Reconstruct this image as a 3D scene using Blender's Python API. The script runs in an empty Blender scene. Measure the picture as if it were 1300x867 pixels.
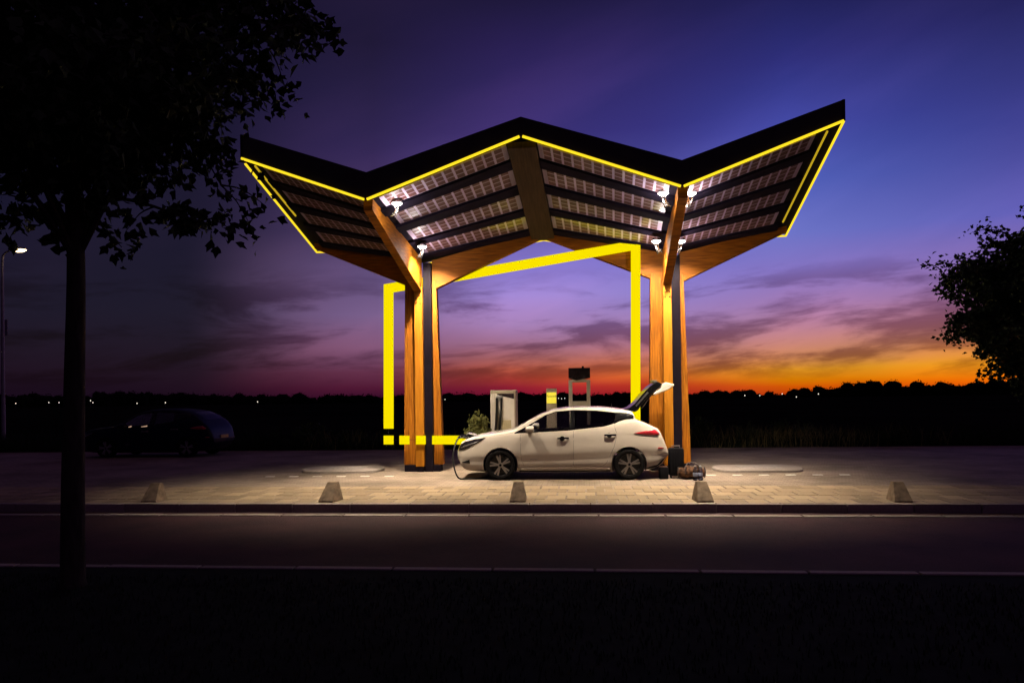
import bpy, bmesh, math, random
import numpy as np
from mathutils import Vector, Matrix
from math import sin, cos, pi, radians as R

rnd = random.Random(11)
S = bpy.context.scene
C = S.collection

# ---------------------------------------------------------------- camera model
T = math.atan(.096); ROLL = .0134; FPX = 939.0; H = 1.74

def ray(x, y):
    u = (x-650)/FPX; v = (505-y)/FPX
    u2 = u*cos(ROLL)+v*sin(ROLL); v2 = v*cos(ROLL)-u*sin(ROLL)
    return (-sin(T)+u2*cos(T), cos(T)+u2*sin(T), v2)

def at(x, y, Y):
    d = ray(x, y); k = Y/d[1]
    return Vector((d[0]*k, Y, H+d[2]*k))

cam = bpy.data.cameras.new('camera'); co = bpy.data.objects.new('camera', cam); C.objects.link(co)
cam.sensor_width = 36; cam.lens = FPX/1300*36; cam.shift_y = 71.5/1300; cam.clip_end = 5000
co.location = (0, 0, H)
co.matrix_world = Matrix.Translation((0, 0, H)) @ Matrix.Rotation(T, 4, 'Z') @ Matrix.Rotation(pi/2, 4, 'X') @ Matrix.Rotation(-ROLL, 4, 'Z')
S.camera = co

# ---------------------------------------------------------------- materials
def lin(c):
    return tuple(((v/255)/12.92 if v/255 <= .04045 else ((v/255+.055)/1.055)**2.4) for v in c)

def mat(name, col, rough=.6, metal=0, var=.25, scale=6, bump=0, spec=.5, coat=0, stretch=(1, 1, 1), col2=None, detail=5):
    m = bpy.data.materials.new(name); m.use_nodes = True
    nt = m.node_tree; b = nt.nodes['Principled BSDF']
    b.inputs['Roughness'].default_value = rough; b.inputs['Metallic'].default_value = metal
    b.inputs['Specular IOR Level'].default_value = spec
    if coat:
        b.inputs['Coat Weight'].default_value = coat; b.inputs['Coat Roughness'].default_value = .05
    tc = nt.nodes.new('ShaderNodeTexCoord'); mp = nt.nodes.new('ShaderNodeMapping')
    mp.inputs['Scale'].default_value = stretch
    nt.links.new(tc.outputs['Object'], mp.inputs[0])
    nz = nt.nodes.new('ShaderNodeTexNoise'); nz.inputs['Scale'].default_value = scale; nz.inputs['Detail'].default_value = detail
    nt.links.new(mp.outputs[0], nz.inputs['Vector'])
    rp = nt.nodes.new('ShaderNodeValToRGB'); nt.links.new(nz.outputs['Fac'], rp.inputs[0])
    c2 = col2 or tuple(min(1, v*(1+var)) for v in col)
    rp.color_ramp.elements[0].position = .3; rp.color_ramp.elements[1].position = .7
    rp.color_ramp.elements[0].color = (*[v*(1-var) for v in col], 1); rp.color_ramp.elements[1].color = (*c2, 1)
    nt.links.new(rp.outputs[0], b.inputs['Base Color'])
    if bump:
        bp = nt.nodes.new('ShaderNodeBump'); bp.inputs['Strength'].default_value = bump; bp.inputs['Distance'].default_value = .02
        nt.links.new(nz.outputs['Fac'], bp.inputs['Height']); nt.links.new(bp.outputs[0], b.inputs['Normal'])
    return m

def emit(name, col, st):
    m = bpy.data.materials.new(name); m.use_nodes = True
    nt = m.node_tree; nt.nodes.clear()
    e = nt.nodes.new('ShaderNodeEmission'); o = nt.nodes.new('ShaderNodeOutputMaterial')
    e.inputs[0].default_value = (*col, 1); e.inputs[1].default_value = st
    nt.links.new(e.outputs[0], o.inputs[0]); return m

def glassmat(name, tint, gl=.1):
    m = bpy.data.materials.new(name); m.use_nodes = True
    nt = m.node_tree; nt.nodes.clear()
    o = nt.nodes.new('ShaderNodeOutputMaterial'); t = nt.nodes.new('ShaderNodeBsdfTransparent'); g = nt.nodes.new('ShaderNodeBsdfGlossy')
    t.inputs[0].default_value = (*tint, 1); g.inputs['Roughness'].default_value = .02
    f = nt.nodes.new('ShaderNodeFresnel'); f.inputs[0].default_value = 1.45
    mx = nt.nodes.new('ShaderNodeMixShader')
    nt.links.new(f.outputs[0], mx.inputs[0]); nt.links.new(t.outputs[0], mx.inputs[1]); nt.links.new(g.outputs[0], mx.inputs[2])
    nt.links.new(mx.outputs[0], o.inputs[0]); return m

M = {}
M['wood'] = mat('glulam_wood', (.30, .088, .0035), .6, var=.45, scale=3.6, bump=.08, stretch=(9, 9, .55), col2=(.46, .155, .007), spec=.2)
M['wood_h'] = mat('glulam_wood_beam', (.31, .092, .0035), .6, var=.45, scale=3.6, bump=.05, stretch=(.7, 1.2, 9), col2=(.46, .155, .008), spec=.2)
M['wood_light'] = mat('glulam_wood_light', (.42, .150, .007), .55, var=.2, scale=3.2, bump=.05, stretch=(9, 9, .55), col2=(.50, .19, .012), spec=.2)
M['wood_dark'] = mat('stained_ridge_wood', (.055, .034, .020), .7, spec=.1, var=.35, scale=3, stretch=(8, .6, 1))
M['fascia'] = mat('black_fascia_cladding', (.030, .024, .032), .6, var=.2, scale=3, spec=.3)
M['soffit'] = mat('soffit_sheet', (.014, .011, .02), .9, var=.3, scale=4, spec=.05)
M['purlin'] = mat('purlin_steel', (.012, .009, .02), .9, var=.3, scale=5, spec=.05)
M['steel'] = mat('dark_steel', (.006, .004, .009), .6, metal=.0, spec=.08, var=.3, scale=8)
M['chrome'] = mat('bright_steel', (.7, .68, .68), .15, metal=1, var=.1, scale=20)
M['led'] = emit('yellow_led', (1, .72, .02), 1.15)
M['led_reflection'] = emit('yellow_led_reflection', (.70, .47, .02), .75)
M['frame'] = emit('yellow_graphic_glow', (1, .80, 0.0), .97)  # even glow for the overlaid yellow graphic, no real lamp
M['lampglow'] = emit('flood_lens', (1, .95, .9), 14)
M['asphalt'] = mat('road_asphalt', (.066, .026, .028), .85, var=.35, scale=60, bump=.35, spec=.3)
def patchy(m, scale, lo, p0=.35, p1=.65):
    nt = m.node_tree; b = nt.nodes['Principled BSDF']; src = b.inputs['Base Color'].links[0].from_socket
    tc = nt.nodes.new('ShaderNodeTexCoord'); nz = nt.nodes.new('ShaderNodeTexNoise'); nz.inputs['Scale'].default_value = scale; nz.inputs['Detail'].default_value = 7; nz.inputs['Roughness'].default_value = .62
    nt.links.new(tc.outputs['Object'], nz.inputs['Vector'])
    rp = nt.nodes.new('ShaderNodeValToRGB'); rp.color_ramp.elements[0].position = p0; rp.color_ramp.elements[1].position = p1
    rp.color_ramp.elements[0].color = (lo, lo, lo, 1); rp.color_ramp.elements[1].color = (1, 1, 1, 1); nt.links.new(nz.outputs['Fac'], rp.inputs[0])
    mx = nt.nodes.new('ShaderNodeMix'); mx.data_type = 'RGBA'; mx.blend_type = 'MULTIPLY'; mx.inputs[0].default_value = 1
    nt.links.new(src, mx.inputs[6]); nt.links.new(rp.outputs[0], mx.inputs[7]); nt.links.new(mx.outputs[2], b.inputs['Base Color'])
patchy(M['asphalt'], .7, .5)
M['concrete'] = mat('kerb_concrete', (.30, .27, .25), .85, var=.25, scale=14, bump=.2, spec=.2)
M['concrete_block'] = mat('block_concrete', (.23, .17, .115), .85, var=.35, scale=9, bump=.25, spec=.2)
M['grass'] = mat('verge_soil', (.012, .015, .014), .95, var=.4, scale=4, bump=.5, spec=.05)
M['blade'] = mat('grass_blade', (.018, .026, .014), .8, var=.4, scale=3, spec=.1)
M['dry'] = mat('dry_grass_blade', (.16, .13, .055), .8, var=.4, scale=3, spec=.1)
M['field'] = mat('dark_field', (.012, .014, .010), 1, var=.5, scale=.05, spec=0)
M['leaf'] = mat('leaf', (.035, .055, .022), .7, var=.4, scale=2, spec=.15)
M['bark'] = mat('bark', (.045, .036, .030), .9, var=.4, scale=7, bump=.6, stretch=(3, 3, .6), spec=.1)
M['wood_mass'] = mat('far_foliage', (.012, .016, .010), 1, var=.5, scale=.2, spec=0)
M['white_paint'] = mat('pearl_white_paint', (.70, .63, .545), .22, var=.01, scale=3, coat=.8, spec=.4)
M['blue_paint'] = mat('dark_blue_paint', (.002, .0025, .017), .45, metal=0, var=.05, scale=3, coat=.05, spec=.12)
M['black_plastic'] = mat('black_plastic', (.008, .0075, .008), .6, var=.2, scale=9, spec=.2)
M['gloss_black'] = mat('gloss_black', (.005, .005, .006), .2, var=.1, scale=9, spec=.3)
M['rubber'] = mat('tyre_rubber', (.0045, .004, .0045), .85, var=.2, scale=20, spec=.08)
M['rim'] = mat('machined_alloy', (.42, .40, .40), .3, metal=.9, var=.1, scale=20)
M['rim_dark'] = mat('rim_black', (.006, .006, .007), .45, var=.1, scale=20, spec=.25)
M['red_lens'] = mat('red_lens', (.42, .012, .02), .12, var=.2, scale=12, coat=1)
M['clear_lens'] = mat('head_lamp_lens', (.012, .010, .014), .15, var=.4, scale=10, spec=.35)
M['plate'] = mat('number_plate', (.55, .40, .12), .5, var=.1)
M['glass'] = glassmat('car_glass', (.86, .86, .88))
M['glass_dark'] = glassmat('privacy_glass', (.55, .55, .60))
M['interior'] = mat('interior_cloth', (.012, .011, .012), .9, var=.2)
M['cabinet'] = mat('cabinet_white', (.62, .56, .50), .45, var=.06, scale=3)
M['cabinet_grey'] = mat('cabinet_grey', (.34, .27, .20), .5, var=.08, scale=3)
M['vent'] = mat('vent_grille', (.38, .31, .18), .6, var=.15, scale=40, stretch=(12, 1, .2))
M['header'] = mat('header_screen', (.018, .011, .014), .25, var=.2, scale=4)
M['sign'] = emit('yellow_sign_face', (1, .80, .06), .95)
M['signtext'] = mat('sign_lettering', (.10, .055, .01), .7, var=.1)
M['suitcase'] = mat('suitcase_shell', (.006, .006, .008), .55, var=.3, scale=12, spec=.06)
M['bag'] = mat('patterned_bag', (.022, .010, .008), .75, var=.6, scale=15, bump=.3, spec=.1, col2=(.14, .07, .038))
M['bagdark'] = mat('bag_trim', (.02, .012, .014), .7, var=.3)
M['water'] = glassmat('bottle_plastic', (.72, .78, .92))
M['bottle_label'] = mat('bottle_label', (.24, .28, .42), .5, var=.3, scale=20)
M['cap'] = mat('bottle_cap', (.7, .7, .75), .5)
M['lampmetal'] = mat('galvanised_steel', (.25, .24, .27), .5, metal=.6, var=.15)
M['streetglow'] = emit('street_lamp_glow', (1, .72, .36), 9)
M['farglow'] = emit('far_lamp_glow', (1, .9, .75), 1.6)
M['blue_sign'] = mat('enamel_sign', (.20, .19, .22), .5)
M['white_line'] = mat('white_marker', (.70, .66, .60), .7, var=.15, scale=20)

# lot surface: small bricks
def brickmat(name, c1, c2, cm, bw, bh, rough=.85, bumpd=.004, stain=.45):
    m = bpy.data.materials.new(name); m.use_nodes = True
    nt = m.node_tree; b = nt.nodes['Principled BSDF']; b.inputs['Roughness'].default_value = rough
    b.inputs['Specular IOR Level'].default_value = .25
    tc = nt.nodes.new('ShaderNodeTexCoord')
    br = nt.nodes.new('ShaderNodeTexBrick'); br.inputs['Scale'].default_value = 1
    br.inputs['Brick Width'].default_value = bw; br.inputs['Row Height'].default_value = bh
    br.inputs['Mortar Size'].default_value = .006; br.inputs['Mortar Smooth'].default_value = .3
    br.inputs['Color1'].default_value = (*c1, 1); br.inputs['Color2'].default_value = (*c2, 1); br.inputs['Mortar'].default_value = (*cm, 1)
    nt.links.new(tc.outputs['Object'], br.inputs['Vector'])
    n1 = nt.nodes.new('ShaderNodeTexNoise'); n1.inputs['Scale'].default_value = .55; n1.inputs['Detail'].default_value = 8; n1.inputs['Roughness'].default_value = .65
    nt.links.new(tc.outputs['Object'], n1.inputs['Vector'])
    rp = nt.nodes.new('ShaderNodeValToRGB'); rp.color_ramp.elements[0].position = .32; rp.color_ramp.elements[1].position = .62
    rp.color_ramp.elements[0].color = (stain, stain*.95, stain*.9, 1); rp.color_ramp.elements[1].color = (1, 1, 1, 1)
    nt.links.new(n1.outputs['Fac'], rp.inputs[0])
    mx = nt.nodes.new('ShaderNodeMix'); mx.data_type = 'RGBA'; mx.blend_type = 'MULTIPLY'; mx.inputs[0].default_value = 1
    nt.links.new(br.outputs['Color'], mx.inputs[6]); nt.links.new(rp.outputs[0], mx.inputs[7])
    nt.links.new(mx.outputs[2], b.inputs['Base Color'])
    bp = nt.nodes.new('ShaderNodeBump'); bp.inputs['Strength'].default_value = .5; bp.inputs['Distance'].default_value = bumpd; bp.invert = True
    nt.links.new(br.outputs['Fac'], bp.inputs['Height']); nt.links.new(bp.outputs[0], b.inputs['Normal'])
    return m
M['lot'] = brickmat('lot_brick', (.33, .262, .205), (.26, .205, .158), (.12, .088, .065), .21, .105)

def islandmat(name, col, var):
    m = mat(name, col, .85, var=.12, scale=30, bump=.15, spec=.2)
    nt = m.node_tree; b = nt.nodes['Principled BSDF']
    g = nt.nodes.new('ShaderNodeNewGeometry'); rp = nt.nodes.new('ShaderNodeValToRGB')
    rp.color_ramp.elements[0].color = (1-var, 1-var, 1-var, 1); rp.color_ramp.elements[1].color = (1, 1, 1, 1)
    nt.links.new(g.outputs['Random Per Island'], rp.inputs[0])
    src = b.inputs['Base Color'].links[0].from_socket
    mx = nt.nodes.new('ShaderNodeMix'); mx.data_type = 'RGBA'; mx.blend_type = 'MULTIPLY'; mx.inputs[0].default_value = 1
    nt.links.new(src, mx.inputs[6]); nt.links.new(rp.outputs[0], mx.inputs[7]); nt.links.new(mx.outputs[2], b.inputs['Base Color'])
    return m
M['paver'] = islandmat('concrete_paver', (.34, .255, .16), .4)
M['kerbstone'] = islandmat('kerb_stone', (.34, .29, .26), .3)

def panelmat():
    m = bpy.data.materials.new('translucent_solar_panel'); m.use_nodes = True
    nt = m.node_tree; b = nt.nodes['Principled BSDF']; b.inputs['Roughness'].default_value = .35; b.inputs['Coat Weight'].default_value = .7; b.inputs['Coat Roughness'].default_value = .03
    uv = nt.nodes.new('ShaderNodeUVMap'); sp = nt.nodes.new('ShaderNodeSeparateXYZ'); nt.links.new(uv.outputs[0], sp.inputs[0])
    def mth(op, a, c=None):
        n = nt.nodes.new('ShaderNodeMath'); n.operation = op
        for i, v in enumerate((a, c)):
            if v is None: continue
            if isinstance(v, (int, float)): n.inputs[i].default_value = v
            else: nt.links.new(v, n.inputs[i])
        return n.outputs[0]
    def gap(s, w):   # 1 in the gap
        f = mth('FRACT', s); a = mth('LESS_THAN', f, w); c = mth('GREATER_THAN', f, 1-w); return mth('MAXIMUM', a, c)
    gx = gap(sp.outputs[0], .12); gy = gap(sp.outputs[1], .10)
    em = mth('MAXIMUM', mth('LESS_THAN', sp.outputs[0], 0.0), mth('GREATER_THAN', sp.outputs[0], 12.0))
    g = mth('MAXIMUM', mth('MAXIMUM', gx, mth('MULTIPLY', gy, .62)), em)
    nz = nt.nodes.new('ShaderNodeTexNoise'); nz.inputs['Scale'].default_value = 1.3; nt.links.new(uv.outputs[0], nz.inputs['Vector'])
    c1 = nt.nodes.new('ShaderNodeMix'); c1.data_type = 'RGBA'; nt.links.new(nz.outputs['Fac'], c1.inputs[0])
    c1.inputs[6].default_value = (.14, .052, .060, 1); c1.inputs[7].default_value = (.22, .10, .085, 1)
    mx = nt.nodes.new('ShaderNodeMix'); mx.data_type = 'RGBA'; nt.links.new(g, mx.inputs[0])
    nt.links.new(c1.outputs[2], mx.inputs[6]); mx.inputs[7].default_value = (.88, .74, 1.0, 1)
    nt.links.new(mx.outputs[2], b.inputs['Base Color']); return m
M['panel'] = panelmat()

# ---------------------------------------------------------------- mesh helpers
class MB:
    def __init__(s): s.v = []; s.f = []; s.uv = None
    def add(s, vs, fs):
        o = len(s.v); s.v += [tuple(p) for p in vs]; s.f += [tuple(i+o for i in f) for f in fs]; return s
    def box(s, c, d, rz=0, taper=1.0, tx=None, ty=None):
        x, y, z = c; a, b, h = d[0]/2, d[1]/2, d[2]/2
        tx = taper if tx is None else tx; ty = taper if ty is None else ty
        pts = []
        for k, (fx, fy) in ((-1, (1, 1)), (1, (tx, ty))):
            for sx, sy in ((-1, -1), (1, -1), (1, 1), (-1, 1)):
                px, py = sx*a*fx, sy*b*fy
                pts.append((x+px*cos(rz)-py*sin(rz), y+px*sin(rz)+py*cos(rz), z+k*h))
        return s.add(pts, [(3, 2, 1, 0), (4, 5, 6, 7), (0, 1, 5, 4), (1, 2, 6, 5), (2, 3, 7, 6), (3, 0, 4, 7)])
    def hexa(s, lo, hi):   # two quads, ccw seen from hi side
        return s.add(list(lo)+list(hi), [(3, 2, 1, 0), (4, 5, 6, 7), (0, 1, 5, 4), (1, 2, 6, 5), (2, 3, 7, 6), (3, 0, 4, 7)])
    def rings(s, rings, cap=True, closed=True):
        n = len(rings[0]); vs = [p for r in rings for p in r]; fs = []
        for i in range(len(rings)-1):
            for j in range(n if closed else n-1):
                k = (j+1) % n
                fs.append((i*n+j, i*n+k, (i+1)*n+k, (i+1)*n+j))
        if cap:
            fs.append(tuple(range(n-1, -1, -1))); fs.append(tuple(range((len(rings)-1)*n, len(rings)*n)))
        return s.add(vs, fs)
    def tube(s, pts, r, n=8, cap=True):
        pts = [Vector(p) for p in pts]; rr = r if isinstance(r, (list, tuple)) else [r]*len(pts)
        rings = []; up = Vector((0, 0, 1)); prev = None
        for i, p in enumerate(pts):
            d = (pts[min(i+1, len(pts)-1)]-pts[max(i-1, 0)]).normalized()
            if prev is None:
                a = d.cross(up); a = d.cross(Vector((1, 0, 0))) if a.length < .1 else a
            else: a = prev-d*prev.dot(d)
            a.normalize(); b = d.cross(a); prev = a
            rings.append([p+a*cos(2*pi*k/n)*rr[i]+b*sin(2*pi*k/n)*rr[i] for k in range(n)])
        return s.rings(rings, cap)
    def lathe(s, prof, n=24, c=(0, 0, 0), axis='z', cap=True):
        rings = []
        for r, h in prof:
            ring = []
            for k in range(n):
                a = 2*pi*k/n; p = (r*cos(a), r*sin(a), h)
                if axis == 'y': p = (p[0], p[2], p[1])
                if axis == 'x': p = (p[2], p[0], p[1])
                ring.append((p[0]+c[0], p[1]+c[1], p[2]+c[2]))
            rings.append(ring)
        return s.rings(rings, cap)
    def prism(s, poly, y0, y1):   # poly in (x,z), extruded in y
        n = len(poly)
        vs = [(x, y0, z) for x, z in poly]+[(x, y1, z) for x, z in poly]
        return s.add(vs, [tuple(range(n)), tuple(range(2*n-1, n-1, -1))]+[(i, i+n, (i+1) % n+n, (i+1) % n) for i in range(n)])
    def build(s, name, m, parent=None, smooth=False, bevel=0, fixn=True, seg=2):
        me = bpy.data.meshes.new(name); me.from_pydata(s.v, [], s.f); me.update()
        if fixn:
            bm = bmesh.new(); bm.from_mesh(me); bmesh.ops.recalc_face_normals(bm, faces=bm.faces); bm.to_mesh(me); bm.free()
        me.materials.append(m)
        if smooth:
            me.polygons.foreach_set('use_smooth', [True]*len(me.polygons)); me.set_sharp_from_angle(angle=R(38 if smooth is True else smooth))
        o = bpy.data.objects.new(name, me); C.objects.link(o)
        if parent: o.parent = parent
        if bevel:
            b = o.modifiers.new('bevel', 'BEVEL'); b.width = bevel; b.segments = seg; b.limit_method = 'ANGLE'; b.angle_limit = R(35)
        return o

def empty(name, loc, label, cat, group=None, rz=0):
    o = bpy.data.objects.new(name, None); C.objects.link(o); o.location = loc; o.rotation_euler = (0, 0, rz); o.empty_display_size = .3
    return tag(o, label, cat, group)
def tag(o, label=None, cat=None, group=None, kind=None):
    if label: o['label'] = label
    if cat: o['category'] = cat
    if group: o['group'] = group
    if kind: o['kind'] = kind
    return o
def copy_tree(o, parent=None):
    c = o.copy(); C.objects.link(c); c.parent = parent
    for ch in list(o.children): copy_tree(ch, c)
    return c
def struct(o): o['kind'] = 'structure'; return o
def stuff(o, label, cat): o['kind'] = 'stuff'; o['label'] = label; o['category'] = cat; return o

# ---------------------------------------------------------------- ground
ZR = -.13
def sheet(name, x0, x1, y0, y1, z, m, nx=1, ny=1):
    vs = [(x0+(x1-x0)*i/nx, y0+(y1-y0)*j/ny, z) for j in range(ny+1) for i in range(nx+1)]
    fs = [(j*(nx+1)+i, j*(nx+1)+i+1, (j+1)*(nx+1)+i+1, (j+1)*(nx+1)+i) for j in range(ny) for i in range(nx)]
    return struct(MB().add(vs, fs).build(name, m))
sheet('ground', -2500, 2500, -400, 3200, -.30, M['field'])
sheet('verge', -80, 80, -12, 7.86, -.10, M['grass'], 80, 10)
sheet('road', -120, 120, 7.80, 12.0, ZR, M['asphalt'])
struct(MB().box((0, 18.62, -.15), (120, 12.86, .30)).build('parking_lot', M['lot']))
sheet('field', -400, 400, 25.2, 420, -.04, M['field'])

# kerb stones along the lot, gutter stones and near edging stones (one metre pitch)
def stones(name, y, w, z0, z1, pitch, gap, off=0, x0=-30, x1=30, m='kerbstone'):
    mb = MB(); n = int((x1-x0)/pitch)
    for i in range(n):
        mb.box((x0+off+(i+.5)*pitch, y+rnd.uniform(-.004, .004), (z0+z1)/2+rnd.uniform(-.002, .002)), (pitch-gap, w, z1-z0))
    return struct(mb.build(name, M[m], bevel=.008))
stones('kerb', 12.10, .12, -.28, .006, 1.0, .012, .1)
stones('gutter_stones', 11.68, .16, -.28, ZR+.012, 1.03, .03, .35)
stones('edging_stones', 7.86, .11, -.28, -.085, 1.09, .03, -.42)

# large paver strip
pm = MB(); rows = 5; y0 = 12.165; rh = .468; pw = .345
for j in range(rows):
    off = (j % 2)*pw/2
    for i in range(-62, 63):
        pm.box((i*pw+off-1, y0+rh*(j+.5), -.10+rnd.uniform(-.003, .003)), (pw-.032, rh-.030, .212))
struct(pm.build('paver_strip', M['paver'], bevel=.007))
ml = MB()
for x in [-7.2+.56*k for k in range(6)]+[2.75+.56*k for k in range(6)]:
    ml.box((float(x), 16.45-.02, .003), (.2, .1, .008))
struct(ml.build('parking_line', M['white_line']))

# concrete islands beside the columns
def island(cx, cy, label):
    n = 28; L = .62; r = .42
    def outline(rr, z):
        p = []
        for k in range(n):
            a = 2*pi*k/n; p.append((cx+(L if cos(a) >= 0 else -L)*1+rr*.9*cos(a), cy+rr*1.5*sin(a), z))
        return p
    e = empty('kerbed_island', (0, 0, 0), label, 'traffic island', 'low kerbed islands beside the canopy columns')
    MB().rings([outline(r, -.05), outline(r, .045), outline(r-.03, .07), outline(r-.13, .07)]).build('kerb_ring', M['kerbstone'], e, smooth=30)
    MB().box((cx+.05, cy, .071), (.95, .8, .012)).build('infill', M['concrete'], e, bevel=.004)
island(-5.9, 17.75, 'low rounded concrete island on the lot beside the left wooden column')
island(3.97, 17.55, 'low rounded concrete island on the lot past the luggage and bottles')

# wedge blocks
LB = ['rough concrete wedge block at the kerb nearest the foreground tree trunk, in half darkness',
      'lit concrete wedge block at the kerb between the tree trunk and the left column',
      'concrete wedge block at the kerb in front of the white car door',
      'concrete wedge block at the kerb in front of the luggage and bottles',
      'concrete wedge block at the kerb far right, lost in the dark past the luggage']
wp = None
for i, x in enumerate((-7.55, -4.36, -1.14, 1.97, 5.04)):
    if wp is None:
        wp = MB().rings([[(-.155, -.25, -.02), (.155, -.25, -.02), (.155, .22, -.02), (-.155, .22, -.02)],
                         [(-.152, -.245, .02), (.152, -.245, .02), (.152, .215, .02), (-.152, .215, .02)],
                         [(-.092, .03, .335), (.092, .03, .335), (.092, .16, .335), (-.092, .16, .335)]]).build('concrete_wedge_block', M['concrete_block'], bevel=.012)
        o = wp
    else:
        o = wp.copy(); C.objects.link(o)
    o.scale = (.88, .9, (.88, .92, .9, .9, .86)[i]); o.location = (x+.03*((i*7) % 3-1), 12.44, .018); o.rotation_euler = (0, 0, R((5, -6, 2, 5, -4)[i]))
    tag(o, LB[i], 'concrete block', 'concrete wedge blocks along the kerb')

# ---------------------------------------------------------------- canopy
XC = -.98
Yf, Yb, Ya = 13.95, 18.0, 17.75
F = [(-6.60, 6.52), (-4.12, 5.61), (-1.10, 6.70), (1.88, 5.62), (4.77, 6.70)]
FT = [(-6.60, 6.96), (-4.10, 6.12), (-1.10, 7.04), (1.88, 6.09), (4.77, 7.06)]
B = [(-6.60, 5.50), (-3.88, 5.10), (-.90, 5.60), (2.02, 5.10), (4.82, 5.52)]
def roofpt(i, a, b, dz=0):   # bay i, a 0..1 across, b 0..1 front to back, on the soffit
    x0, z0 = F[i]; x1, z1 = F[i+1]; u0, w0 = B[i]; u1, w1 = B[i+1]
    xf, zf = x0+(x1-x0)*a, z0+(z1-z0)*a; xb, zb = u0+(u1-u0)*a, w0+(w1-w0)*a
    return Vector((xf+(xb-xf)*b, Yf+(Yb-Yf)*b, zf+(zb-zf)*b+dz))

can = empty('charging_canopy', (XC, 17.5, 0), 'folded wooden canopy over the white car with glowing yellow edge strips and solar panels underneath', 'canopy')
def P(mb, name, m, parent=None, **k):   # build in world coordinates, parent under the canopy
    o = mb.build(name, m, parent, **k)
    if parent is can: o.matrix_parent_inverse = Matrix.Translation((-XC, -17.5, 0))
    return o
mb = MB()
for i in range(4):
    n = 10
    lo = []; hi = []
    for j in range(n+1):
        b = .012+(1-.012)*j/n
        for k in range(n+1):
            a = k/n; lo.append(roofpt(i, a, b))
            tf = Vector((FT[i][0]+(FT[i+1][0]-FT[i][0])*a, Yf+.05, FT[i][1]+(FT[i+1][1]-FT[i][1])*a-.03)); hi.append(tf.lerp(roofpt(i, a, 1, .24), j/n))
    q = (n+1)**2; fs = []
    for j in range(n):
        for k in range(n):
            p = j*(n+1)+k; fs += [(p, p+1, p+n+2, p+n+1), (q+p, q+p+n+1, q+p+n+2, q+p+1)]
    for k in range(n):
        for p, d in ((k, 1), (k+n*(n+1), 1)): fs.append((p, p+d, q+p+d, q+p))
        if i in (0, 3):
            p = k*(n+1)+(0 if i == 0 else n); fs.append((p, p+n+1, q+p+n+1, q+p))
    mb.add(lo+hi, fs)
P(mb, 'roof', M['soffit'], can)
mb = MB()
for i in range(4):
    lo = [Vector((F[i][0], Yf-.03, F[i][1]-.012)), Vector((F[i+1][0], Yf-.03, F[i+1][1]-.012)), Vector((F[i+1][0], Yf+.045, F[i+1][1]-.012)), Vector((F[i][0], Yf+.045, F[i][1]-.012))]
    hi = [Vector((FT[i][0], Yf-.03, FT[i][1])), Vector((FT[i+1][0], Yf-.03, FT[i+1][1])), Vector((FT[i+1][0], Yf+.045, FT[i+1][1])), Vector((FT[i][0], Yf+.045, FT[i][1]))]
    mb.hexa(lo, hi)
P(mb, 'front_fascia', M['fascia'], can)
for i, sgn in ((0, -1), (4, 1)):
    f, t, b = F[i], FT[i], B[i]
    x = f[0]; xb = b[0]
    mb = MB().hexa([(x-.02, Yf-.03, f[1]-.02), (x+.03*1, Yf-.03, f[1]-.02), (xb+.03, Yb+.03, b[1]-.02), (xb-.02, Yb+.03, b[1]-.02)],
                   [(x-.02, Yf-.03, t[1]+.004), (x+.03, Yf-.03, t[1]+.004), (xb+.03, Yb+.03, b[1]+.27), (xb-.02, Yb+.03, b[1]+.27)])
    P(mb, 'side_fascia', M['fascia'], can)
# light strips
def strip(pts, r, m, name='light_strip'):
    mb = MB(); mb.tube(pts, r, 6); return P(mb, name, M[m], can)
for i in range(4):
    p, q = Vector((F[i][0], Yf-.035, F[i][1]-.025)), Vector((F[i+1][0], Yf-.035, F[i+1][1]-.025))
    d = (q-p).normalized()*.03
    strip([p+d*(.2 if i == 0 else 1), q-d*(.2 if i == 3 else 1)], .026, 'led')
for i, sg in ((0, 1), (4, -1)):
    p = Vector((F[i][0], Yf-.02, F[i][1]-.035)); q = Vector((B[i][0], Yb+.02, B[i][1]-.045))
    if i == 0: p = p.lerp(q, .04)
    strip([p, q, q+Vector((sg*.22, 0, .0))], .026, 'led')
    bay = 0 if i == 0 else 3; a = .085 if i == 0 else .915
    strip([roofpt(bay, a, .03+(.5 if i == 0 else .80)*q/8, -.03) for q in range(9)], .022, 'led_reflection', 'painted_edge_reflection')  # glowing strip stands in for the reflection of the edge light
for i in (1, 2):
    p = Vector((B[i][0], Yb+.02, B[i][1]-.03)); q = Vector((B[i+1][0], Yb+.02, B[i+1][1]-.03))
    strip([p, q], .024, 'led')
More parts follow.
